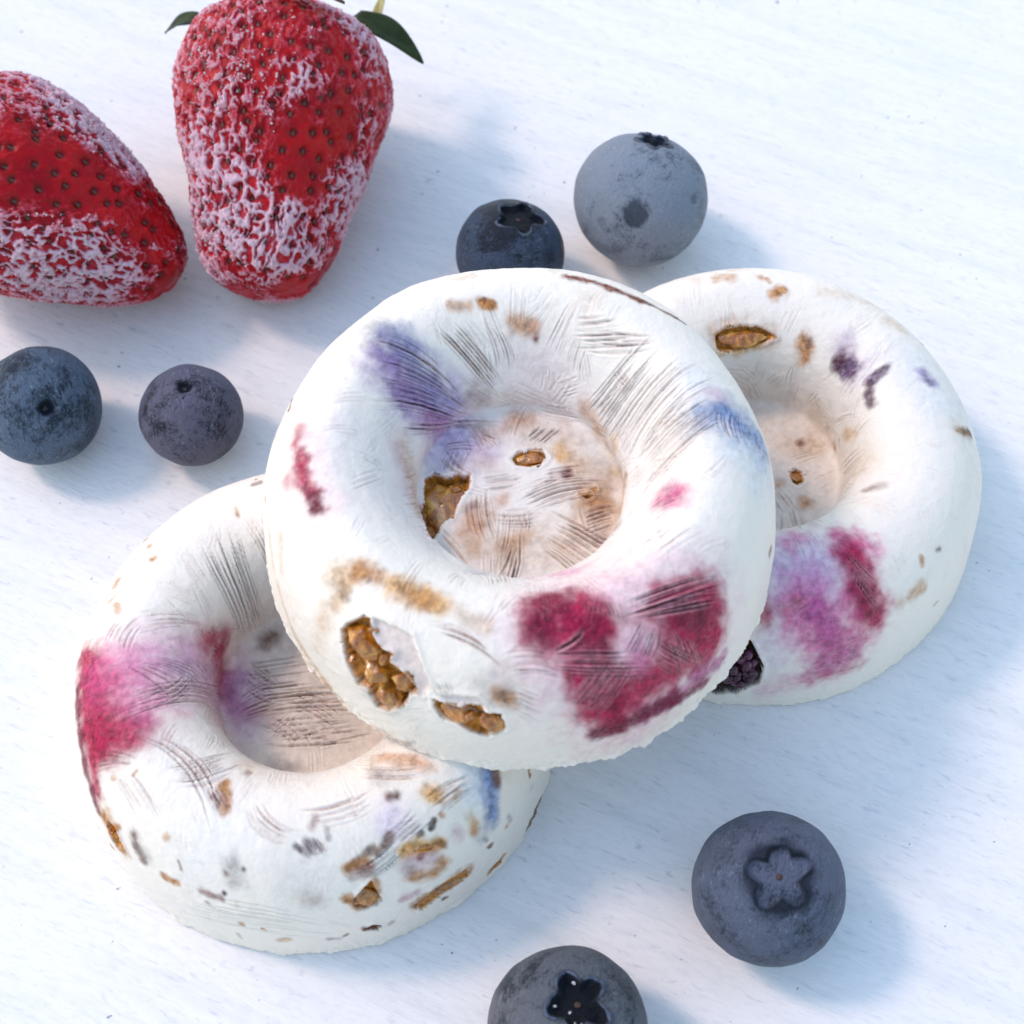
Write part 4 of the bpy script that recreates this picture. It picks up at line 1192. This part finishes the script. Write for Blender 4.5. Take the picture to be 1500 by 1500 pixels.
def build_blueberry(label, px, r, axis, style, roll, mat, seed, squash=.93, spots=(), csize=1.0, bits=0):
    """axis: where the crown (or the stem scar) points; local +Z of the skin"""
    nt, ns = 170, 110
    d = sphere_dirs(nt, ns)
    ang = np.degrees(np.arccos(np.clip(d[:, 2], -1, 1)))
    phi = np.arctan2(d[:, 1], d[:, 0])
    h = .045 * noise3(d * 1.1 + seed * 4.1) + .018 * noise3(d * 3.2 + seed * 2.3) + .004 * fbm3(d * 9 + seed, 3)
    dark = np.zeros(len(d))
    wob = 1 + .34 * noise3(np.stack([np.cos(phi), np.sin(phi), np.full(len(phi), seed * 1.3)], 1) * 1.7)
    if style == 'crown':
        h -= .055 * np.exp(-(ang / 30) ** 2)
        st = (25 + 2.4 * np.cos(phi * 2 + seed)) * star(phi, .64, 5, 0, .65) * wob
        e = st - ang
        h -= .060 * sstep(-1, 4.0, e)
        h += .02 * fbm3(d * 14, 2) * sstep(2, 6, e)
        rim = np.exp(-((e - .2) / 1.7) ** 2)
        dark = np.clip(rim * (.75 + .7 * noise3(d * 5 + 2)) + .78 * sstep(35, 23, ang * (1 + .25 * noise3(d * 4))) * sstep(.5, -2, e), 0, 1)
        h += .018 * np.exp(-((e + 3.6) / 2.4) ** 2)
    elif style == 'open':
        h -= .05 * np.exp(-(ang / 33) ** 2)
        st = 24 * csize * star(phi, .62, 5, 0, .8) * wob
        e = st - ang
        h -= .13 * sstep(-2, 4, e)
        dark = np.clip(sstep(-5, 1, e), 0, 1) * .97
    elif style == 'pit':
        h -= .035 * np.exp(-(ang / 15) ** 2)
        h -= .09 * sstep(9.5, 5, ang * wob)
        h += .014 * np.exp(-((ang * wob - 11.5) / 2.2) ** 2)
        dark = sstep(10, 6.5, ang * wob) * .97
    for (v, rad, dep, dk) in spots:
        v = np.array(v) / np.linalg.norm(v)
        a = np.degrees(np.arccos(np.clip(d @ v, -1, 1))) * (1 + .55 * fbm3(d * 9 + seed, 3))
        m = sstep(rad * 1.15, rad * .75, a)
        h -= dep * m
        dark = np.maximum(dark, m * dk)
    V = d * (1 + h)[:, None]
    V[:, 2] *= squash
    quads, tris = revolve_faces(nt, ns)
    me = mesh_np('skin', V * r, quads, tris)
    set_float(me, 'dark', dark)
    t = thing('blueberry', label, 'blueberry', (0, 0, 0), 'frozen blueberries on the white table')
    q = Vector(axis).to_track_quat('Z', 'Y').to_matrix() @ Matrix.Rotation(roll, 3, 'Z')
    t.rotation_euler = q.to_euler()
    zmin = min((q @ Vector(v)).z for v in (V[::7] * r).tolist())
    t.location = Vector((px[0], px[1], -zmin))
    skin = obj('skin', me, mat, t)
    surf = lambda a, p: np.array((math.sin(math.radians(a)) * math.cos(p), math.sin(math.radians(a)) * math.sin(p), math.cos(math.radians(a)) * squash))
    if style in ('crown', 'open'):
        # five lobes of the dried calyx, standing round the crown
        rg = np.random.default_rng(seed)
        for k in range(5):
            p0 = 2 * math.pi * k / 5
            pts, rad = [], []
            for u in np.linspace(-1, 1, 17):
                p = p0 + u * math.pi / 5 * .93
                w = 1 + .34 * float(noise3(np.array([[math.cos(p), math.sin(p), seed * 1.3]]) * 1.7)[0])
                a = ((25 + 2.4 * math.cos(p * 2 + seed)) * float(star(np.array([p]), .64, 5, 0, .65)[0]) if style == 'crown' else 25 * csize * float(star(np.array([p]), .62, 5, 0, .8)[0])) * w + .6
                lift = (.925 if style == 'crown' else .945) + .02 * (1 - u * u) + rg.normal(0, .006)
                pts.append(surf(a, p) * lift)
                rad.append((.014 if style == 'crown' else .030) * (1.05 - u * u * .75) * rg.uniform(.7, 1.3))
            tv, tq = tube(np.array(pts) * r, np.array(rad) * r, 8, False)
            obj('calyx_lobe', mesh_np('calyx_lobe', tv, tq), M_CALYX, t)
        c = surf(0, 0) * (.905 if style == 'crown' else .83) * r
        dd = sphere_dirs(14, 7) * np.array((.045, .042, .014)) * r
        qq, tt = revolve_faces(14, 7)
        rb = np.random.default_rng(seed + 40)
        for k in range(bits):                # grains of ice caught in the crown
            a, p = rb.uniform(9, 24), rb.uniform(0, 6.28)
            lump('frost_grain', rb.uniform(.12, .34, 3), 60 + k, M_ICE, t, surf(a, p) * .90 * r * 1000, tuple(rb.uniform(0, 3, 3)))
        so = obj('style_scar', mesh_np('style_scar', dd + c, qq, tt), M_STYLE, t)
    elif style == 'pit':
        c = surf(0, 0) * .862 * r
        dd = sphere_dirs(16, 7) * np.array((.085, .075, .02)) * r
        qq, tt = revolve_faces(16, 7)
        obj('stem_scar', mesh_np('stem_scar', dd + c, qq, tt), M_SCAR, t)
    return t


for b in DATA['berries']:
    mat = mat_blueberry('blueberry_skin_' + b['mat'][0], *b['mat'][1:], b['seed'])
    build_blueberry(b['label'], b['xy'], b['r'], b['axis'], b['style'], b['roll'], mat, b['seed'], b.get('squash', .93), b.get('spots', ()), b.get('csize', 1.0), b.get('bits', 0))

# ------------------------------------------------------------------ strawberries
def build_strawberry(label, prof, xy, axis, roll, seed, bare, heavy, n_seed, sparkle):
    """local +Z runs from the tip to the green end; sizes in mm"""
    nt, ns = 420, 300
    pr, s = spline(prof, ns + 2)
    pr = pr[1:-1]
    th = np.linspace(0, 2 * math.pi, nt, endpoint=False)
    c, sn = np.cos(th)[None], np.sin(th)[None]
    r, z = np.maximum(pr[:, 0], .05)[:, None], pr[:, 1][:, None]
    P = np.stack([r * c, r * sn * .93, z * np.ones_like(c)], -1).reshape(-1, 3)
    P = np.vstack([[[0, 0, prof[0][1]]], P, [[0, 0, prof[-1][1]]]])
    k = 1 + .075 * noise3(P * .055 + seed) + .035 * noise3(P * .13 + seed * 2)
    P[:, 0] *= k
    P[:, 1] *= k
    # seeds on a loose spiral
    rg = np.random.default_rng(seed)
    L = prof[-1][1]
    cand = []
    rows = np.arange(2.5, L - 3.0, 3.05)
    for i, zz in enumerate(rows):
        j = np.argmin(np.abs(pr[:, 1] - zz) + (np.arange(ns) > ns * .9) * 5)
        m = max(5, int(2 * math.pi * pr[j, 0] / 3.7))
        for q in range(m):
            a = 2 * math.pi * (q + .5 * (i % 2) + rg.uniform(-.27, .27)) / m
            jj = int(np.clip(j + rg.uniform(-6, 6), 2, ns - 3))
            col = int(a / (2 * math.pi) * nt) % nt
            cand.append(1 + jj * nt + col)
    cand = np.array(cand)
    g = vnormals(P, nt, ns).reshape(-1, 3)
    N = np.vstack([[[0, 0, -1]], g, [[0, 0, 1]]])
    if (N[1:-1] * P[1:-1] * np.array((1, 1, 0))).sum() < 0:
        N[1:-1] *= -1
    # distance of every point to its nearest seed
    from mathutils.kdtree import KDTree
    kd = KDTree(len(cand))
    for i, v in enumerate(cand):
        kd.insert(P[v], i)
    kd.balance()
    near = np.array([kd.find(p)[2] for p in P[::1]])
    near = near * (1 + .5 * noise3(P * .5 + seed * 4))
    pit = np.exp(-(near / .72) ** 2)
    web = sstep(.55, 1.5, near + .5 * noise3(P * 1.1 + seed))
    # where the rime has settled: patches, with bare glossy places
    amount = .56 + .75 * fbm3(P * .11 + seed * 3, 3)
    for (v, rad, val) in bare:
        d = np.linalg.norm(P - np.array(v), axis=1) + 3.4 * fbm3(P * .2 + 50 + seed, 3)
        m = 1 - sstep(rad * .3, rad * 1.4, d)
        amount = amount * (1 - m) + val * m
    Pw = P + .8 * np.stack([noise3(P * .6 + 3), noise3(P * .6 + 31), noise3(P * .6 + 77)], 1)
    Pw[:, 2] *= .62
    ridge = 1 - np.clip(np.abs(fbm3(Pw * .72 + seed * 7, 2)) * 3.4, 0, 1)
    frost = np.clip(amount, 0, 1.25) * (.26 + .84 * sstep(.26, .98, .80 * ridge + .34 * web)) * (.95 + .40 * fbm3(P * 1.9 + 5, 2)) * heavy
    frost = np.clip(frost, 0, 1)
    disp = -.60 * pit + frost * (.20 + .65 * ridge + .35 * fbm3(P * 1.7 + seed, 3)) + .12 * fbm3(P * .9 + 3, 2)
    V = P + N * disp[:, None]
    quads, tris = revolve_faces(nt, ns)
    me = mesh_np('flesh', V * MM, quads[:, ::-1], tris[:, ::-1])
    set_float(me, 'frost', frost)
    set_float(me, 'pit', np.clip(pit * 1.1, 0, 1))
    t = thing('strawberry', label, 'strawberry', (0, 0, 0), 'frosted strawberries')
    rot = Vector(axis).to_track_quat('Z', 'Y').to_matrix() @ Matrix.Rotation(roll, 3, 'Z')
    t.rotation_euler = rot.to_euler()
    R = np.array(rot)
    W = V @ R.T
    t.location = Vector((xy[0], xy[1], -W[:, 2].min() * MM))
    obj('flesh', me, M_STRAW, t)
    # achenes: one shared mesh
    sd = sphere_dirs(8, 5)
    taper = 1 - .45 * np.clip(sd[:, 1], -1, 1)
    sd = sd * np.array((.36, .58, .22))
    sd[:, 0] *= taper
    qq, tt = revolve_faces(8, 5)
    sme = mesh_np('seed', sd * MM, qq, tt)
    cnt = 0
    to_cam = np.array(cam.location) - np.array(t.location)
    for v in cand:
        nw = R @ N[v]
        if nw[2] < -.35 or cnt >= n_seed or frost[v] > .9:
            continue
        o = obj('seed', sme, M_SEED, t)
        o.location = Vector((P[v] + N[v] * (disp[v] + .10)) * MM)
        zax = Vector(N[v]).normalized()
        yax = (Vector((0, 0, 1)) - zax * zax.z).normalized()
        xax = yax.cross(zax)
        o.rotation_euler = Matrix((xax, yax, zax)).transposed().to_euler()
        cnt += 1
    # rime crystals sparkling on the skin, joined: far too many to tell apart
    if sparkle:
        oc = np.array([[1, 0, 0], [-1, 0, 0], [0, 1, 0], [0, -1, 0], [0, 0, 1], [0, 0, -1]], float)
        of = np.array([[0, 2, 4], [2, 1, 4], [1, 3, 4], [3, 0, 4], [2, 0, 5], [1, 2, 5], [3, 1, 5], [0, 3, 5]])
        vs, fs = [], []
        pool = np.where(frost > .33)[0]
        pool = pool[(N[pool] @ R.T)[:, 2] > -.2]
        wgt = np.ones(len(pool)) * .12
        for (v, rad) in sparkle:
            wgt += 2.2 * np.exp(-(np.linalg.norm(P[pool] - np.array(v), axis=1) / rad) ** 2)
        for v in rg.choice(pool, 900, p=wgt / wgt.sum()):
            e = rg.normal(size=(3, 3))
            e, _ = np.linalg.qr(e)
            pt = (oc * rg.uniform(.08, .26) * rg.uniform(.6, 1.4, 3)) @ e + V[v] + N[v] * .08
            fs.append(of + len(vs) * 6)
            vs.append(pt)
        o = obj('rime_crystals', mesh_np('rime_crystals', np.vstack(vs) * MM, None, np.vstack(fs), smooth=False), M_ICE, t)
        o['kind'] = 'stuff'
    return t, P, N, R


def sepal(parent, base, tip, width, bend, up, material, name='sepal', label=None):
    """a leaf blade with a folded midrib, in the parent's local mm"""
    base, tip, up = (np.array(v, float) for v in (base, tip, up))
    ax = tip - base
    L = np.linalg.norm(ax)
    ax /= L
    up = up - ax * (up @ ax)
    up /= np.linalg.norm(up)
    sd = np.cross(ax, up)
    nu, nv = 18, 9
    V = []
    for side in (1, -1):
        for i in range(nu):
            u = i / (nu - 1)
            w = width * (math.sin(math.pi * min(1, u * .86 + .14)) ** .8) * (1 - .25 * u) + .12
            for j in range(nv):
                x = -1 + 2 * j / (nv - 1)
                p = base + ax * u * L + sd * x * w + up * (bend * math.sin(math.pi * u) + .45 * abs(x) * w * .5 + .12 * math.sin(9 * u + 2 * x))
                V.append(p + up * side * .16 * (1 - x * x * .8))
    q = []
    n = nu * nv
    for i in range(nu - 1):
        for j in range(nv - 1):
            a = i * nv + j
            q.append([a, a + nv, a + nv + 1, a + 1])
            q.append([n + a, n + a + 1, n + a + nv + 1, n + a + nv])
    edge = [i * nv for i in range(nu)]
    for e0, flip in ((0, 0), (nv - 1, 1)):
        for i in range(nu - 1):
            a, b = i * nv + e0, (i + 1) * nv + e0
            f = [a, n + a, n + b, b]
            q.append(f[::-1] if flip else f)
    for i0, flip in ((0, 1), (nu - 1, 0)):
        for j in range(nv - 1):
            a, b = i0 * nv + j, i0 * nv + j + 1
            f = [a, n + a, n + b, b]
            q.append(f[::-1] if flip else f)
    o = obj(name, mesh_np(name, np.array(V) * MM, np.array(q)), material, parent)
    if label:
        o['label'] = label
    return o


for sb in DATA['strawberries']:
    t, P, N, R = build_strawberry(sb['label'], sb['prof'], sb['xy'], sb['axis'], sb['roll'], sb['seed'], sb['bare'], sb['heavy'], 240, sb['sparkle'])
    for (nm, base, tip, width, bend, up, lab) in sb['leaves']:
        sepal(t, base, tip, width, bend, up, {'sepal': M_LEAF, 'withered_sepal': M_BROWNLEAF, 'stem': M_STEM}[nm], nm, lab)
